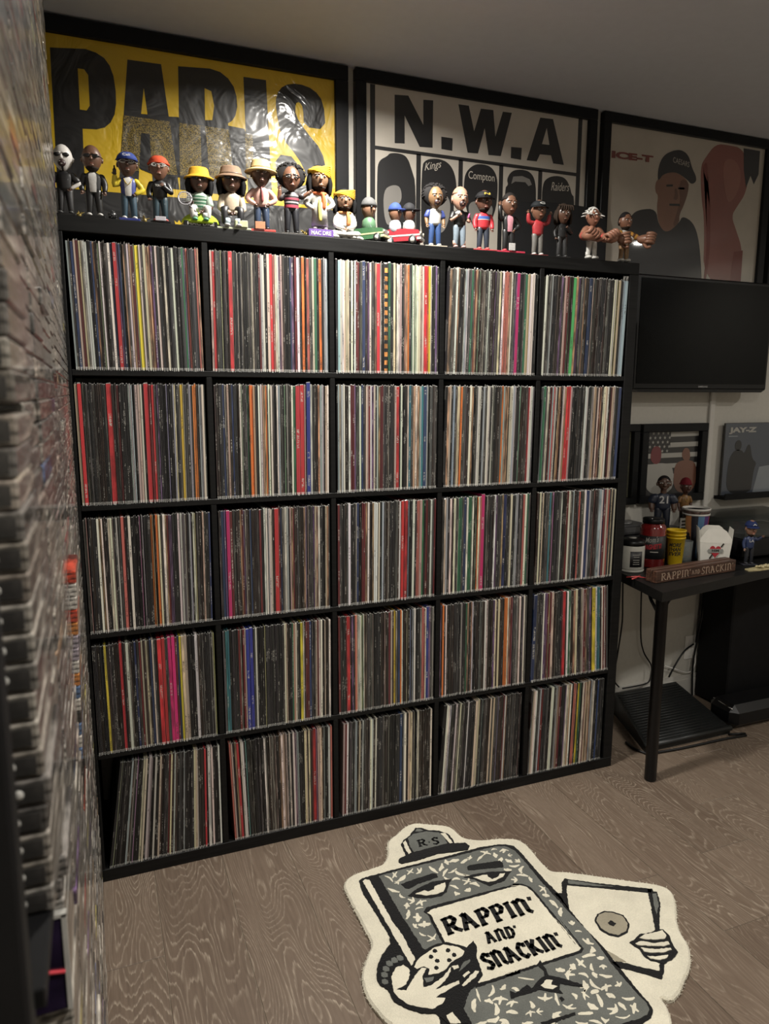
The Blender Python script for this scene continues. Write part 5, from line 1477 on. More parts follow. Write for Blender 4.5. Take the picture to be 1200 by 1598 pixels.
def ex_block(root, S, V, L_, dz):
    MB().box(.02 * S, .16 * S, -.13 * S, -.02 * S, .03 * S, .13 * S, bev=.008 * S).build('pale_block', cmat((.45, .48, .30)), root)
def ex_robe(root, S, V, L_, dz):
    q = MB(); q.lathe([(.105 * S, .16 * S), (.092 * S, .40 * S), (.090 * S, .47 * S)], 18, (0, 0, 0)); q.build('robe', cmat((.50, .49, .45)), root)
    q = MB(); q.limb(L_([(-.012, -.095, .50), (-.016, -.105, .35), (-.012, -.108, .22)]), [.02 * S, .024 * S, .02 * S], 8); q.build('sash', cmat((.55, .48, .12)), root)
def ex_cup(root, S, V, L_, dz):
    q = MB(); q.lathe([(0, 0), (.018 * S, 0), (.024 * S, .065 * S), (.02 * S, .065 * S), (0, .06 * S)], 14, V((-.055, -.115, .52))); q.build('paper_cup', cmat(WH), root)
    q = MB(); q.limb(L_([(.10, -.10, .50), (.11, -.11, .55)]), [.016 * S, .014 * S], 8); q.build('pink_phone', cmat((.40, .08, .20)), root)
def ex_cloud(root, S, V, L_, dz):
    rr = random.Random(2); q = MB()
    for i in range(16): q.ell(V((-.20 + .027 * i, -.02 + rr.uniform(-.07, .05), .035)), V((.055, .055, .04)), 8, 5)
    q.build('cloud_base', cmat((.55, .54, .50), .8), root)

G = (.45, .32, .05)
FIGS = [
 ('white painted-face bald figurine in black clothes at the left end of the shelf', .050, .166, dict(skin=SK_P, paint=1, mouth='open', shirt=K, pants=(.02, .02, .021), shoes=(.04, .04, .04), armL='down', armR='hip', hand=SK_D, bare=1, extra=None, tie=None, panel=None)),
 ('bald bearded figurine in dark sunglasses and open black leather jacket over white shirt', .117, .172, dict(skin=(.11, .055, .034), glasses=(K, 'dark'), beard=(.02, .014, .01), shirt=(.006, .006, .0065), panel=(.48, .47, .45), pants=K, shoes=(.45, .44, .42))),
 ('figurine in blue cap and blue and yellow varsity jacket lifting a bottle', .200, .168, dict(hat=('cap', (.03, .05, .19), 'Cali', WH), glasses=(WH, 'clear'), shirt=(.03, .045, .20), sleeve=(.60, .47, .03), panel=WH, pants=(.022, .05, .075), armL='up', armR='hip', grip=True, chain=G, base=(.03, .04, .18), extra=ex_bottle)),
 ('figurine in orange-red beanie, white glasses and black sweater on a lettered base', .277, .168, dict(skin=SK_M, hat=('beanie', (.50, .07, .03)), glasses=(WH, 'clear'), shirt=(.006, .006, .007), chest=('TOKYO', WH, .032), pants=(.014, .034, .046), shoes=(.35, .06, .05), armL='down', armR='chest', grip=True, base=K, extra=ex_sign('', (.50, .48, .52), K, 0.0, .13, .035, .06))),
 ('figurine in yellow bucket hat and green striped shirt sitting on a tennis ball with racket', .378, .163, dict(hat=('bucket', (.58, .33, .03)), hair=('long', K), glasses=(K, 'dark'), shirt=(.33, .42, .34), bands=[(.40, .425, (.03, .12, .06)), (.45, .475, (.03, .12, .06)), (.50, .525, (.03, .12, .06)), (.55, .57, (.03, .12, .06))], bare=1, pants=(.50, .49, .46), shoes=(.10, .30, .18), socks=WH, armL='fore', armR='lap', pose='sit', base=K, bw=.19, bh=.085, btext='MAC DRE', extra=ex_tennis)),
 ('figurine in brown bucket hat and cream patterned jacket squatting with crossed hands', .462, .176, dict(hat=('bucket', (.20, .13, .085), 'band', (.13, .085, .055)), hair=('long', K), glasses=(K, 'dark'), shirt=(.50, .41, .30), sleeve=(.48, .40, .30), pants=(.012, .012, .014), shoes=WH, socks=(.40, .50, .55), armL='lap', armR='lap', pose='sit', base=(.45, .48, .34), bw=.20, bh=.03, extra=ex_block)),
 ('figurine in straw hat, pink shirt and red tie on a red base', .543, .183, dict(skin=SK_D, hat=('straw', (.52, .38, .17), 'band', (.40, .27, .11)), shirt=(.55, .33, .28), tie=(.22, .06, .06), pants=JEAN, shoes=K, armL='hip', armR='hip', base=(.42, .06, .05), bw=.16, extra=ex_sign('', (.50, .22, .12), K, -.03, .12, .035, .10))),
 ('figurine with round black afro, red and black striped shirt and both hands raised', .627, .179, dict(skin=SK_M, hair=('afro', (.012, .011, .011)), shirt=(.025, .018, .020), bands=[(.39, .43, (.38, .05, .08)), (.455, .475, (.40, .36, .36)), (.50, .53, (.30, .06, .09)), (.555, .57, (.34, .30, .30))], bare=1, pants=(.012, .013, .017), shoes=K, armL='up', armR='out', glasses=(K, 'clear'), base=(.05, .045, .04), bw=.15, bh=.02)),
 ('figurine in yellow turban and white robe with orange scarf standing on a purple block', .708, .189, dict(skin=(.26, .15, .09), hat=('turban', (.60, .36, .03)), hair=('long', K), beard=(.03, .02, .015), shirt=(.52, .51, .47), scarf=(.52, .13, .05), pants=(.50, .48, .45), shoes=(.45, .40, .36), armL='hip', armR='hip', base=(.12, .06, .26), bw=.155, bh=.10, btext='MAC DRE', extra=ex_robe)),
 ('figurine in orange and yellow turban sitting cross-legged in white on a cloud base', .782, .165, dict(skin=(.26, .15, .09), hat=('turban', (.60, .30, .03)), hair=('long', K), beard=(.03, .02, .015), shirt=(.52, .51, .47), scarf=(.52, .22, .08), pants=(.52, .51, .47), pose='lotus', armL='lap', armR='lap', base=None, extra=ex_cloud)),
 ('figurine with large black afro, white baseball shirt with blue sleeves and blue jeans', 1.067, .171, dict(skin=(.19, .11, .055), hair=('afro', (.013, .012, .012)), mouth='open', shirt=WH, sleeve=(.04, .06, .22), bare=1, pants=(.025, .06, .17), shoes=WH, base=(.40, .34, .26), bh=.018, bw=.17)),
 ('pale shaven-headed figurine in a black shirt holding a white cup', 1.150, .176, dict(skin=SK_L, brow=(.10, .05, .03), hair=('short', (.30, .18, .12)), mouth='open', shirt=K, bare=1, pants=(.16, .20, .24), socks=(.42, .26, .20), shoes=(.45, .30, .28), armL='chest', armR='fore', grip=True, base=(.015, .012, .012), bw=.19, bh=.02, extra=ex_cup)),
 ('figurine in black cap and red jacket with blue chest band on a red base', 1.232, .176, dict(skin=(.10, .045, .030), hat=('cap', (.011, .011, .012), 'N', G), beard=(.02, .014, .01), shirt=(.42, .025, .035), bands=[(.515, .565, (.04, .08, .28)), (.505, .515, WH)], sleeve=(.42, .025, .035), pants=(.020, .026, .040), shoes=(.42, .10, .09), base=(.40, .04, .05), bw=.19, bh=.022)),
 ('short-haired figurine in black suit and pink shirt waving one raised hand', 1.322, .176, dict(skin=(.13, .065, .04), hair=('short', (.014, .012, .011)), shirt=(.006, .006, .0065), panel=(.48, .22, .26), pants=K, shoes=(.40, .05, .06), armL='wave', armR='hip', base=(.42, .03, .06), bw=.24, bh=.03, extra=ex_sign('', (.42, .41, .40), K, .02, .10, .035, .12))),
 ('figurine in black cap and red sweater raising both arms, grey trousers', 1.429, .167, dict(skin=SK_M, hat=('cap', (.012, .014, .016), 'C', WH), shirt=(.32, .025, .03), pants=(.12, .115, .105), shoes=WH, armL='upwide', armR='upwide', base=(.20, .03, .03), bw=.16, bh=.012)),
 ('figurine with dreadlocks in black leather jacket and trousers, hand at chin', 1.522, .163, dict(skin=SK_D, hair=('dread', (.025, .016, .011)), shirt=(.006, .006, .0065), pants=(.016, .016, .017), shoes=(.03, .03, .03), armL='down', armR='chest', grip=True, base=(.03, .03, .03), bw=.13, bh=.012)),
]
for i, (lab, x, h, sp) in enumerate(FIGS):
    figurine('bobblehead', lab, x, h * (1.03 if sp.get('base', 1) else 1), dict(sp, wide=sp.get('wide', 1.18 if sp.get('pose', 'stand') == 'stand' else 1.34)), rz=-.12 + .02 * (i % 3))

# wrestlers with oversized fists
def ex_wr1(root, S, V, L_, dz):
    for s in (-1, 1):
        e, hd = ARM['fore']; e = Vector((s * e[0] * 1.35, e[1] - .02, e[2] - .03)); hd = Vector((s * .19, -.13, .42))
        q = MB(); q.limb(L_([(s * .10, 0, .57), e, hd]), [.075 * S, .075 * S, .070 * S], 12); q.build('arm', cmat((.26, .12, .075)), root)
        q = MB(); q.limb(L_([e.lerp(hd, .45), e.lerp(hd, .95)]), [.084 * S, .084 * S], 12); q.build('wrist_wrap', cmat((.42, .06, .05)), root)
        q = MB(); hand_mesh(q, V(hd), (s * .1, -1, -.15), .30 * S, True, 0, -s); q.build('fist', cmat((.27, .125, .08)), root)
def ex_wr2(root, S, V, L_, dz):
    for s in (-1, 1):
        e = Vector((s * .21, -.03, .52)); hd = Vector((s * .28, -.10, .47))
        if s < 0: e = Vector((-.19, -.05, .47)); hd = Vector((-.14, -.14, .42))
        q = MB(); q.limb(L_([(s * .10, 0, .575), e]), [.062 * S, .060 * S], 12); q.build('sleeve', cmat((.50, .25, .05)), root)
        q = MB(); q.limb(L_([Vector((s * .10, 0, .575)).lerp(e, .45), Vector((s * .10, 0, .575)).lerp(e, .6)]), [.066 * S, .066 * S], 12); q.build('sleeve_stripe', cmat((.10, .045, .02)), root)
        q = MB(); q.limb(L_([e, hd]), [.050 * S, .046 * S], 12); q.build('forearm', cmat((.19, .09, .055)), root)
        q = MB(); hand_mesh(q, V(hd), (s * .5, -1, -.1), .30 * S, True, 0, -s); q.build('fist', cmat((.20, .095, .058)), root)
figurine('wrestler_figure', 'white-haired wrestler figure with huge fists, red wrist wraps and white boots', 1.638, .170,
         dict(skin=(.24, .11, .07), hair=('spiky', (.62, .61, .58)), shirt=(.25, .115, .072), bare=1, pants=(.50, .49, .46), shoes=WH, socks=WH, armL='cross', armR='cross', base=None, hs=.95, boot=1.5, wide=1.25, extra=ex_wr1))
figurine('wrestler_figure', 'dark-haired wrestler figure with huge fists, white vest and orange striped sleeves', 1.770, .166,
         dict(skin=(.17, .08, .048), hair=('short', (.012, .010, .010)), beard=(.02, .014, .01), shirt=(.50, .48, .44), pants=(.20, .11, .045), shoes=WH, armL='cross', armR='cross', sleeve=(.50, .48, .44), base=None, hs=.95, boot=1.5, wide=1.25, extra=ex_wr2))

# ---- toy cars with riders
def toy_car(name, label, x, S, body, trim, riders, rz):
    root = empty(name, (x, .055, SW + .0004), rz)
    tag(root, label, 'toy car')
    bm_, tm = cmat(body, .2), cmat(trim, .25)
    root.scale = (1.0, 1.0, 1.25)
    q = MB(); q.prism([(-.5 * S, .10 * S), (.5 * S, .10 * S), (.52 * S, .22 * S), (.48 * S, .32 * S), (.12 * S, .36 * S), (-.40 * S, .36 * S), (-.52 * S, .30 * S)], -.19 * S, .19 * S, 'y'); q.build('body', bm_, root)
    q = MB(); q.box(.44 * S, .56 * S, -.20 * S, .20 * S, .11 * S, .17 * S, bev=.01 * S).box(-.53 * S, .53 * S, -.196 * S, .196 * S, .20 * S, .235 * S); q.build('chrome_trim', tm, root)
    q = MB(); q.box(.505 * S, .535 * S, -.15 * S, .15 * S, .19 * S, .29 * S); q.build('grille', cmat((.20, .20, .19), .3), root)
    for s in (-1, 1):
        q = MB(); q.tube([(.52 * S, s * .14 * S, .25 * S), (.55 * S, s * .14 * S, .25 * S)], .035 * S, 10); q.build('headlamp', cmat((.55, .52, .40), .2), root)
    for xx in (-.33, .32):
        for s in (-1, 1):
            q = MB(); q.tube([(xx * S, s * .13 * S, .11 * S), (xx * S, s * .215 * S, .11 * S)], .11 * S, 18); w_ = q.build('wheel', cmat(K, .6), root)
            q = MB(); q.tube([(xx * S, s * .213 * S, .11 * S), (xx * S, s * .222 * S, .11 * S)], .062 * S, 14); q.build('hub_cap', cmat((.45, .44, .40), .2), w_)
    q = MB(); q.prism([(.10 * S, .36 * S), (.12 * S, .36 * S), (.05 * S, .50 * S), (.03 * S, .50 * S)], -.16 * S, .16 * S, 'y'); q.build('windscreen', mat('toy_glass', (.3, .35, .35), .1, alpha=.35), root)
    for (dx, dy, hr, skin, hatc, shirtc, kind) in riders:
        r = hr * S
        q = MB(); q.ell((dx * S, dy * S, .36 * S + r * .3), (r * .9, r * .8, r * .9), 12, 6); q.build('rider_torso', cmat(shirtc), root)
        q = MB(); q.ell((dx * S, dy * S, .36 * S + r * 1.75), (r * .88, r * .85, r), 16, 10, fn=lambda a, b, c: (a * (1 - .25 * max(0, -c)), b * (1 - .2 * max(0, -c)), c))
        q.ell((dx * S + r * .85, dy * S - r * .25, .36 * S + r * 1.65), (r * .18, r * .16, r * .16), 8, 5)
        hd = q.build('rider_head', cmat(skin), root)
        for s in (-1, 1):
            q = MB(); q.ell((dx * S + r * .70, dy * S - r * .25 + s * r * .36, .36 * S + r * 1.85), (r * .16, r * .14, r * .14), 8, 5); q.build('eye', cmat(K, .2), hd)
        q = MB(); q.ell((dx * S, dy * S, .36 * S + r * 2.0), (r * .98, r * .95, r * .92), 16, 6, z0=0, z1=1)
        if kind == 'cap': q.ell((dx * S + r * .95, dy * S - r * .1, .36 * S + r * 2.05), (r * .75, r * .70, r * .10), 12, 4)
        q.build('rider_hat', cmat(hatc, .7), hd)
toy_car('toy_lowrider', 'green and cream toy lowrider car with one grey-hatted rider on the shelf', .872, .098, (.05, .13, .06), (.50, .46, .26), [(-.05, 0, .25, (.24, .13, .08), (.10, .10, .10), (.08, .16, .09), 'beanie')], -.85)
toy_car('toy_lowrider', 'red toy lowrider car carrying two riders in blue and black caps', .978, .108, (.28, .03, .04), (.42, .40, .38), [(-.22, -.07, .20, (.20, .10, .06), (.04, .07, .26), (.45, .46, .50), 'cap'), (.14, .07, .20, (.13, .065, .04), (.02, .02, .022), (.50, .49, .47), 'cap')], -.70)

# ---- small trinkets between the figurines
for (x, lab, kind) in ((.079, 'tiny black and gold star trinket beside the painted-face figurine', 0), (.158, 'small black round studded trinket left of the blue-capped figurine', 1), (.236, 'tiny gold star trinket between the varsity jacket and black sweater figurines', 0),
                       (.322, 'small yellow crown trinket left of the tennis ball figurine', 2), (.418, 'small dark round studded trinket right of the tennis ball figurine', 1), (.664, 'tiny gold and black star trinket right of the afro figurine with striped shirt', 0)):
    q = MB(); rr = random.Random(int(x * 1000))
    if kind == 0:
        for i in range(9):
            a = rr.uniform(0, 6.28); u = rr.uniform(-.1, 1); q.limb([(0, 0, .007), (.013 * math.cos(a), .010 * math.sin(a), .007 + .013 * u)], [.0022, .0006], 5)
        q.ell((0, 0, .006), (.006, .006, .006), 8, 5); m_ = cmat((.26, .19, .05), .3)
    elif kind == 1:
        q.ell((0, 0, .011), (.011, .009, .011), 12, 8)
        for i in range(24):
            a = rr.uniform(0, 6.28); u = rr.uniform(-.8, 1); k = math.sqrt(1 - u * u); q.ell((.011 * k * math.cos(a), .009 * k * math.sin(a), .011 + .011 * u), (.002, .002, .002), 5, 3)
        m_ = cmat((.012, .012, .013), .35)
    else:
        q.prism([(-.010, 0), (.010, 0), (.012, .012), (.005, .007), (0, .014), (-.005, .007), (-.012, .012)], -.003, .003, 'y'); m_ = cmat((.55, .38, .02), .4)
    tag(q.build('trinket', m_, None, (x, .02, SW + .0004)), lab, 'trinket', 'small trinkets between the figurines')

# ---- figurines on the desk
figurine('bobblehead', 'figurine in blue cap and navy shirt with one arm out, standing on the desk', 2.455, .182,
         dict(skin=(.22, .12, .08), hat=('cap', (.016, .026, .085), 'A', WH), beard=(.03, .02, .015), shirt=(.018, .030, .085), chest=('LA', (.40, .40, .40), .06), pants=(.012, .013, .018), shoes=(.03, .03, .035), armL='down', armR='out', base=(.03, .03, .04), bh=.02, bw=.16),
         y=.020, z=DT + .0004, rz=-.35, grp='figurines on the desk')
figurine('sports_figurine', 'football player figurine in navy jersey number 21 behind the red jar', 2.252, .245,
         dict(skin=(.085, .045, .030), hair=('short', (.012, .010, .010)), shirt=(.014, .020, .038), chest=('21', (.48, .48, .48), .125), bare=1, pants=(.012, .016, .028), shoes=K, armr=1.35, hs=.66, wide=1.4, base=None),
         y=.285, z=DT + .1058, rz=-.55, grp='figurines on the desk')
figurine('bobblehead', 'figurine in dark red knitted hat with a gold chain behind the paper cups', 2.408, .215,
         dict(skin=(.08, .035, .025), hat=('beanie', (.14, .012, .018)), shirt=(.20, .10, .03), chain=(.40, .25, .05), pants=(.03, .015, .01), base=None, hs=.85, bare=1),
         y=.325, z=DT + .1058, rz=-.25, grp='figurines on the desk')
# ================================================================ the rug
def rug_mat(name, col, v=.12):
    m, N, L, P = new_mat(name)
    tc = N.new('ShaderNodeTexCoord')
    n1 = N.new('ShaderNodeTexNoise'); n1.inputs['Scale'].default_value = 350.0; n1.inputs['Detail'].default_value = 3
    n2 = N.new('ShaderNodeTexNoise'); n2.inputs['Scale'].default_value = 14.0; n2.inputs['Detail'].default_value = 3
    L.new(tc.outputs['Object'], n1.inputs['Vector']); L.new(tc.outputs['Object'], n2.inputs['Vector'])
    ad = N.new('ShaderNodeMath'); ad.operation = 'MULTIPLY_ADD'; ad.inputs[1].default_value = .5; L.new(n1.outputs['Fac'], ad.inputs[0])
    h2 = N.new('ShaderNodeMath'); h2.operation = 'MULTIPLY'; h2.inputs[1].default_value = .5; L.new(n2.outputs['Fac'], h2.inputs[0]); L.new(h2.outputs[0], ad.inputs[2])
    r = N.new('ShaderNodeValToRGB'); r.color_ramp.elements[0].position = .35; r.color_ramp.elements[1].position = .65
    r.color_ramp.elements[0].color = tuple(c * (1 - v) for c in col) + (1,); r.color_ramp.elements[1].color = tuple(min(1, c * (1 + v)) for c in col) + (1,)
    L.new(ad.outputs[0], r.inputs['Fac']); L.new(r.outputs['Color'], P.inputs['Base Color'])
    P.inputs['Roughness'].default_value = .95; P.inputs['Specular IOR Level'].default_value = .1
    P.inputs['Sheen Weight'].default_value = .2
    b = N.new('ShaderNodeBump'); b.inputs['Strength'].default_value = .5; b.inputs['Distance'].default_value = .004
    L.new(n1.outputs['Fac'], b.inputs['Height']); L.new(b.outputs['Normal'], P.inputs['Normal'])
    return m
RM = {'c': rug_mat('rug_cream', (.66, .62, .50)), 'k': rug_mat('rug_black', (.006, .006, .0065)), 'g': rug_mat('rug_grey', (.125, .130, .118), .22), 't': rug_mat('rug_taupe', (.30, .27, .20))}
RUG = [
('rug_base','c','662,-279 681,-254 706,-243 751,-239 798,-235 819,-215 836,-186 847,-149 865,-127 896,-113 921,-92 948,-80 977,-78 1006,-97 1042,-115 1070,-137 1078,-159 1079,-190 1087,-210 1111,-228 1137,-240 1172,-246 1200,-255 1234,-271 1248,-295 1249,-339 1245,-379 1244,-422 1248,-445 1281,-457 1326,-487 1385,-527 1442,-568 1480,-591 1505,-613 1513,-636 1499,-666 1466,-706 1428,-749 1414,-781 1408,-805 1386,-839 1348,-873 1315,-891 1287,-910 1258,-923 1237,-926 1223,-910 1221,-933 1210,-956 1194,-981 1150,-1035 1080,-1084 964,-1108 791,-1104 675,-1071 630,-976 616,-855 620,-754 607,-735 600,-706 594,-681 592,-652 597,-616 600,-602 618,-569 644,-536 661,-515 661,-481 661,-446 661,-409 660,-375 660,-309'),
('notebook_edge','k','709,-280 722,-273 845,-271 996,-273 1103,-271 1164,-279 1189,-288 1188,-289 1207,-305 1209,-348 1207,-403 1205,-471 1208,-530 1200,-588 1196,-632 1195,-688 1197,-737 1193,-790 1189,-841 1185,-885 1186,-914 1180,-935 1161,-950 1138,-954 1115,-955 720,-953 689,-929 691,-853 728,-761 714,-700 711,-546 710,-518 707,-428 702,-333'),
('notebook_spine','c','718,-287 728,-281 738,-288 737,-468 742,-513 741,-601 733,-614 723,-618 720,-433'),
('notebook_cover','g','769,-282 841,-281 991,-284 1096,-284 1148,-286 1179,-295 1188,-308 1196,-324 1196,-385 1191,-460 1191,-539 1191,-612 1194,-676 1189,-734 1181,-781 1178,-843 1177,-888 1179,-916 1172,-932 1158,-941 1122,-942 1115,-939 738,-934 737,-903 783,-813 784,-774 823,-734 819,-643 773,-579 768,-452'),
('label_border','k','828,-462 842,-450 1050,-455 1104,-457 1127,-460 1110,-454 1135,-464 1149,-484 1151,-509 1143,-714 1152,-616 1147,-728 1134,-737 1025,-735 920,-733 963,-736 837,-735 837,-720 834,-664 825,-583 834,-478'),
('label_panel','c','835,-470 854,-463 1045,-464 1099,-465 1122,-469 1100,-461 1125,-467 1140,-481 1144,-503 1136,-711 1142,-612 1141,-724 1132,-729 1029,-728 924,-726 968,-728 850,-726 845,-714 841,-667 833,-589 841,-481'),
('cap_brim','k','846,-246 854,-233 881,-224 913,-220 971,-219 1041,-226 1074,-235 1080,-254 1067,-269 1022,-263 975,-253 901,-259 852,-256'),
('cap_outline','k','886,-169 900,-154 928,-139 946,-122 963,-107 980,-114 995,-133 1026,-148 1046,-175 1047,-205 1043,-231 968,-224 911,-225 879,-227 882,-196'),
('cap_crown','g','919,-148 945,-135 987,-138 1021,-158 1026,-182 1021,-218 908,-219 908,-190'),
('cap_button','g','954,-125 964,-115 974,-119 980,-131 966,-131'),
('cap_stripe','c','895,-164 907,-156 900,-218 889,-223 890,-195'),
('cap_stripe','c','1024,-164 1039,-167 1039,-221 1029,-221'),
('eyebrow','k','814,-339 842,-336 918,-330 928,-337 925,-351 857,-356 829,-365 818,-358'),
('eyebrow','k','1024,-342 1035,-337 1129,-351 1131,-365 1123,-381 1033,-360 1020,-355'),
('eye_outline','k','813,-390 849,-373 903,-362 959,-373 945,-383 921,-416 901,-425 869,-422 834,-408'),
('eye_outline','k','993,-378 1024,-377 1080,-386 1136,-406 1115,-420 1094,-435 1061,-436 1045,-439 1031,-419 1018,-397'),
('eye_white','c','835,-392 861,-388 933,-379 928,-394 912,-412 887,-414 861,-409'),
('eye_white','c','1018,-389 1052,-391 1113,-407 1099,-419 1073,-425 1049,-423 1032,-407'),
('pupil','k','860,-381 908,-372 892,-394 872,-396'),
('pupil','k','1063,-389 1102,-401 1084,-414 1065,-417 1059,-403'),
('arm_outline','k','707,-516 702,-537 668,-562 641,-598 631,-624 631,-644 643,-663 644,-700 663,-726 690,-752 719,-764 732,-798 774,-815 781,-773 814,-740 835,-732 870,-709 877,-681 884,-653 900,-626 902,-604 875,-618 864,-606 836,-583 807,-580 770,-587 742,-602 723,-623 714,-580'),
('hand','c','665,-633 684,-613 705,-611 713,-629 708,-645 689,-667 675,-671 661,-673 682,-684 708,-660 726,-647 743,-636 753,-642 734,-660 723,-690 741,-692 775,-681 810,-660 803,-672 778,-692 747,-706 809,-703 806,-712 747,-723 737,-727 757,-736 742,-748 717,-752 696,-740 670,-720 657,-696 653,-676 658,-654'),
('cookie','c','759,-645 750,-634 731,-635 727,-627 742,-612 758,-603 794,-590 825,-588 854,-608 864,-627 851,-639 817,-647 798,-660 774,-666 749,-661'),
('chocolate_chip','k','791,-596 797,-593 801,-597 801,-604 794,-606 789,-602'),
('chocolate_chip','k','822,-607 828,-603 833,-607 832,-614 825,-617 820,-613'),
('chocolate_chip','k','830,-625 836,-622 840,-626 839,-633 833,-636 828,-632'),
('chocolate_chip','k','774,-610 779,-606 784,-610 784,-617 777,-620 772,-616'),
('chocolate_chip','k','782,-627 788,-624 793,-628 792,-635 786,-637 781,-633'),
('chocolate_chip','k','811,-636 816,-633 821,-637 821,-643 814,-646 809,-642'),
('chocolate_chip','k','771,-646 777,-643 781,-647 781,-653 774,-656 770,-652'),
('knuckle','g','640,-634 648,-634 653,-642 650,-650 641,-649 637,-643'),
('knuckle','g','646,-614 655,-614 660,-622 657,-631 647,-630 643,-624'),
('knuckle','g','657,-598 665,-599 670,-607 667,-616 657,-615 653,-608'),
('knuckle','g','670,-586 679,-586 684,-595 681,-604 671,-603 667,-596'),
('knuckle','g','686,-581 695,-581 700,-590 696,-599 686,-598 682,-591'),
('knuckle','g','701,-579 710,-580 715,-588 712,-597 701,-596 698,-589'),
('knuckle','g','735,-666 759,-671 750,-681 735,-680'),
('finger','c','809,-718 859,-691 867,-696 848,-710 811,-722'),
('finger','c','824,-693 844,-686 845,-692 825,-700'),
('finger','c','812,-658 829,-660 827,-669 813,-670'),
('finger','c','1301,-751 1320,-747 1361,-752 1375,-752 1371,-770 1360,-777 1334,-771 1309,-759'),
('finger','c','1278,-763 1296,-762 1325,-781 1360,-788 1357,-797 1337,-796 1308,-783 1280,-769'),
('finger','c','1281,-779 1315,-798 1350,-807 1348,-813 1322,-812 1292,-801 1280,-792'),
('finger','c','1277,-806 1294,-816 1328,-823 1317,-829 1298,-828 1279,-816'),
('finger_shadow','g','821,-679 845,-658 864,-655 863,-660 837,-673'),
('sleeve','c','738,-779 755,-776 759,-809 737,-800'),
('record_sleeve_outline','k','1242,-500 1263,-487 1269,-493 1333,-536 1453,-608 1461,-614 1451,-626 1374,-583 1317,-550 1252,-513 1239,-528 1212,-573 1197,-597 1198,-551 1197,-529 1219,-536'),
('record_sleeve_top','g','1267,-497 1301,-520 1336,-546 1374,-569 1316,-544 1258,-510'),
('record_edge','k','1450,-611 1465,-614 1460,-624 1469,-629 1442,-671 1369,-747 1359,-743 1417,-661'),
('record_edge_grey','g','1450,-631 1462,-634 1434,-674 1402,-701 1425,-664'),
('record_label_outline','k','1235,-657 1257,-639 1284,-637 1304,-649 1320,-669 1313,-700 1288,-723 1255,-727 1236,-712 1227,-687'),
('record_label','t','1239,-659 1259,-643 1281,-642 1300,-653 1314,-672 1308,-699 1287,-718 1258,-722 1241,-708 1233,-685'),
('record_hole','k','1261,-677 1274,-672 1281,-687 1267,-693 1261,-685'),
('record_sleeve_bottom','k','1184,-786 1207,-796 1243,-829 1274,-852 1294,-830 1307,-835 1283,-858 1261,-874 1243,-856 1212,-826 1188,-808'),
('sleeve_shade','t','1194,-741 1218,-800 1195,-788'),
('hand_outline','k','1268,-753 1289,-749 1310,-740 1341,-746 1366,-741 1380,-749 1379,-773 1364,-802 1359,-823 1331,-835 1301,-840 1276,-819 1271,-801 1276,-780 1271,-768'),
('nose','k','1009,-730 1023,-720 1021,-744 1016,-768 1036,-781 1049,-795 1074,-819 1071,-826 1046,-811 1028,-798 1015,-812 1016,-824 993,-810 973,-795 939,-794 897,-792 906,-772 915,-783 953,-772 957,-785 985,-771 1005,-766 1013,-751'),
('nose_highlight','c','981,-786 1003,-777 1016,-784 1005,-794 1016,-803 1001,-806 985,-796'),
('chin_dot','k','1001,-831 1008,-830 1010,-839 1000,-842'),
('mouth','k','924,-871 958,-874 1011,-877 1008,-883 960,-883 925,-880'),
]
rug = empty('shaped_rug', (1.03, -.58, 0))
tag(rug, "cream, black and grey shaped rug of a notebook character reading RAPPIN' AND SNACKIN'", 'rug')
RO = Vector((1.03, -.58))
LV = {'rug_base': 0, 'notebook_edge': 1, 'cap_outline': 1, 'notebook_spine': 2, 'notebook_cover': 2, 'cap_crown': 2, 'cap_button': 2, 'cap_stripe': 2, 'cap_brim': 3, 'label_border': 3, 'label_panel': 4, 'eyebrow': 4, 'eye_outline': 4, 'eye_white': 5, 'pupil': 6,
      'arm_outline': 5, 'hand': 6, 'cookie': 6, 'chocolate_chip': 7, 'knuckle': 6, 'finger': 6, 'finger_shadow': 6, 'sleeve': 6, 'record_sleeve_outline': 1, 'record_sleeve_top': 2, 'record_edge': 1, 'record_edge_grey': 2, 'record_label_outline': 1,
      'record_label': 2, 'record_hole': 3, 'record_sleeve_bottom': 1, 'sleeve_shade': 1, 'hand_outline': 3, 'nose': 5, 'nose_highlight': 6, 'chin_dot': 5, 'mouth': 5}
RT = 0.0125
def rough_edge(P, step, amp, rr):
    out = []
    for i in range(len(P)):
        a = Vector(P[i]); b = Vector(P[(i + 1) % len(P)]); d = b - a
        n = max(1, int(d.length / step)); nn = Vector((-d.y, d.x)).normalized() if d.length > 1e-6 else Vector((0, 0))
        for k in range(n):
            q = a + d * (k / n)
            if k: q = q + nn * rr.uniform(-amp, amp)
            out.append((q.x, q.y))
    return out
def smooth_closed(P, it=1):
    for _ in range(it):
        Q = []
        for i in range(len(P)):
            a = Vector(P[i]); b = Vector(P[(i + 1) % len(P)])
            Q += [tuple(a * .75 + b * .25), tuple(a * .25 + b * .75)]
        P = Q
    return P
rr = random.Random(21)
polys = {}
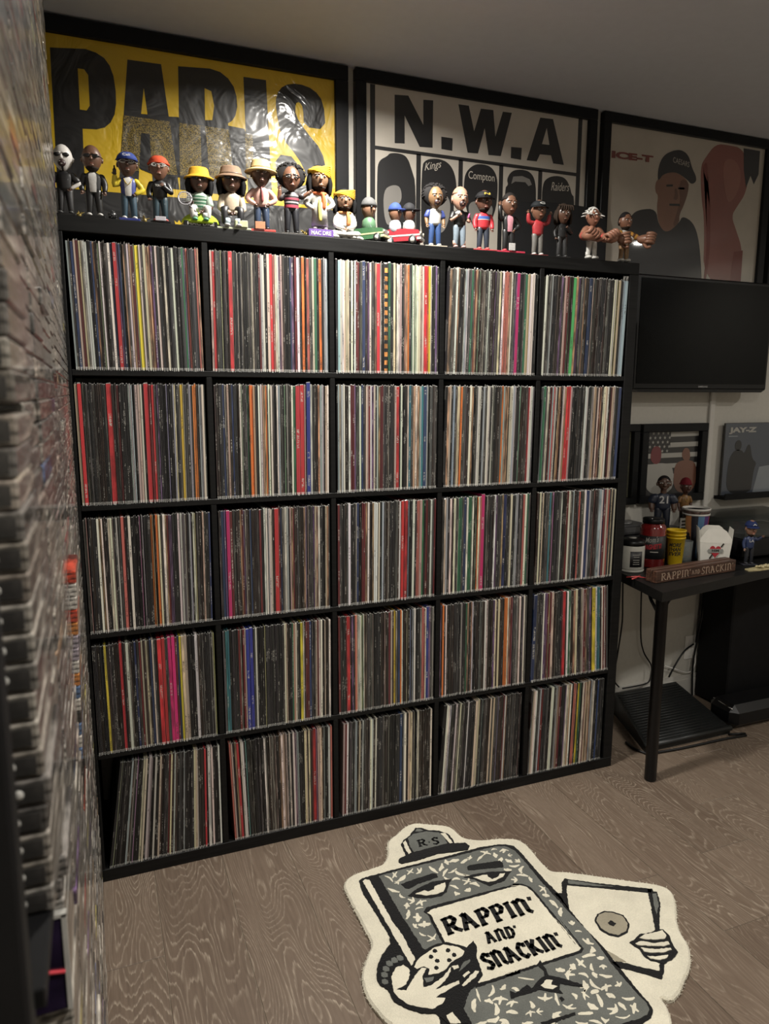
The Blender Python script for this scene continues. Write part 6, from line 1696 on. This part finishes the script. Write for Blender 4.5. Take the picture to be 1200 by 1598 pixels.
for nm, cc, s in RUG:
    P = [(Vector(q) - RO)[:] for q in pts(s)]
    P = [(a, b) for a, b in P]
    polys.setdefault(nm, []).append(P)
    if nm == 'rug_base':
        P = rough_edge(smooth_closed(P, 2), .004, .0012, rr)
        n = len(P)
        ar = sum(P[i][0] * P[(i + 1) % n][1] - P[(i + 1) % n][0] * P[i][1] for i in range(n))
        if ar < 0: P = P[::-1]
        # backing, fuzzy rounded side, pile top
        inn = []
        for i in range(n):
            a = Vector(P[i - 1]); b = Vector(P[(i + 1) % n]); d = (b - a).normalized(); inn.append(Vector(P[i]) + Vector((-d.y, d.x)) * .005)
        vs = [(p_[0], p_[1], 0.0) for p_ in P] + [(p_[0], p_[1], RT * .6) for p_ in P] + [(p_.x, p_.y, RT) for p_ in inn]
        fs = [tuple(range(n))[::-1], tuple(range(2 * n, 3 * n))]
        for l in (0, 1):
            for i in range(n):
                j = (i + 1) % n; fs.append((l * n + i, l * n + j, (l + 1) * n + j, (l + 1) * n + i))
        MB().add(vs, fs).build('rug_base', RM['c'], rug, (0, 0, .0003))
        # loose tufts along the rim
        q = MB()
        for i in range(0, n, 2):
            for _ in range(2):
                a = rr.uniform(0, 6.28); l = rr.uniform(.003, .007)
                q.tube([(P[i][0], P[i][1], rr.uniform(.003, .011)), (P[i][0] + l * math.cos(a), P[i][1] + l * math.sin(a), rr.uniform(.002, .013))], [.0009, .0005], 4)
        tag(q.build('pile_tufts', RM['c'], rug), kind='stuff')
    else:
        P = rough_edge(P, .0055, .0012, rr)
        z1 = RT + .0008 + .0006 * LV[nm]
        MB().prism(P, RT - .002, z1).build(nm, RM[cc], rug, (0, 0, .0003))
def inside(p, P):
    c = False
    for i in range(len(P)):
        a = P[i]; b = P[i - 1]
        if (a[1] > p[1]) != (b[1] > p[1]) and p[0] < (b[0] - a[0]) * (p[1] - a[1]) / (b[1] - a[1]) + a[0]: c = not c
    return c
cover = polys['notebook_cover'][0]
avoid = polys['label_border'] + polys['arm_outline'] + polys['eyebrow'] + polys['eye_outline'] + polys['nose'] + polys['mouth']
q = MB(); made = 0; tries = 0; spots = []
bx0 = min(a for a, b in cover); bx1 = max(a for a, b in cover); by0 = min(b for a, b in cover); by1 = max(b for a, b in cover)
while made < 125 and tries < 9000:
    tries += 1
    c0 = Vector((rr.uniform(bx0, bx1), rr.uniform(by0, by1)))
    if not all(inside(c0 + Vector(o_), cover) for o_ in ((.014, 0), (-.014, 0), (0, .014), (0, -.014))): continue
    if any(inside(c0 + Vector(o_), A_) for A_ in avoid for o_ in ((0, 0), (.018, 0), (-.018, 0), (0, .018), (0, -.018))): continue
    if any((c0 - s_).length < .023 for s_ in spots): continue
    spots.append(c0)
    # a bent fleck
    a = rr.uniform(0, math.pi); l = rr.uniform(.008, .019); w_ = rr.uniform(.003, .0075)
    d = Vector((math.cos(a), math.sin(a))); nn = Vector((-d.y, d.x)); bend = rr.uniform(-.007, .007)
    P = []
    for t in (-1, -.5, 0, .5, 1): P.append(c0 + d * l * t + nn * (bend * (1 - t * t) + w_ * (1 - abs(t) * .6) * rr.uniform(.6, 1.3)))
    for t in (1, .5, 0, -.5, -1): P.append(c0 + d * l * t + nn * (bend * (1 - t * t) - w_ * (1 - abs(t) * .6) * rr.uniform(.6, 1.3)))
    q.prism([(v_.x, v_.y) for v_ in P], RT - .001, RT + .0027)
    if rr.random() < .45:
        a2 = a + rr.uniform(.8, 2.2); d2 = Vector((math.cos(a2), math.sin(a2))); n2 = Vector((-d2.y, d2.x)); l2 = l * .7
        q.prism([((c0 + d2 * l2 * t + n2 * s_ * w_ * .7)[:]) for t, s_ in ((-1, -.6), (0, -1), (1, -.5), (1, .5), (0, 1), (-1, .6))], RT - .001, RT + .0028)
    made += 1
tag(q.build('marbled_flecks', RM['c'], rug), kind='stuff')
def rug_text(s, p0, p1, ptop, name='rug_lettering', zz=RT + .0046, bold=.22):
    p0 = Vector(p0) - RO; p1 = Vector(p1) - RO; pt_ = Vector(ptop) - RO
    e = p1 - p0; en = e.normalized(); up = pt_ - p0
    up = up - en * up.dot(en) * .0
    o = stroke_text(name, s, RM['k'], rug, (p0.x, p0.y, zz), (en.x, en.y, 0), (up.x, up.y, 0), e.length, up.length, bold)
    return o
rug_text("RAPPIN'", (.850, -.5620), (1.119, -.5740), (.857, -.5060))
rug_text("AND'", (.932, -.6260), (1.022, -.6330), (.939, -.5900))
rug_text("SNACKIN'", (.888, -.7000), (1.113, -.7040), (.890, -.6530))
rug_text('R.S', (.932, -.2020), (.999, -.2110), (.939, -.1700), zz=RT + .0028, bold=.2)
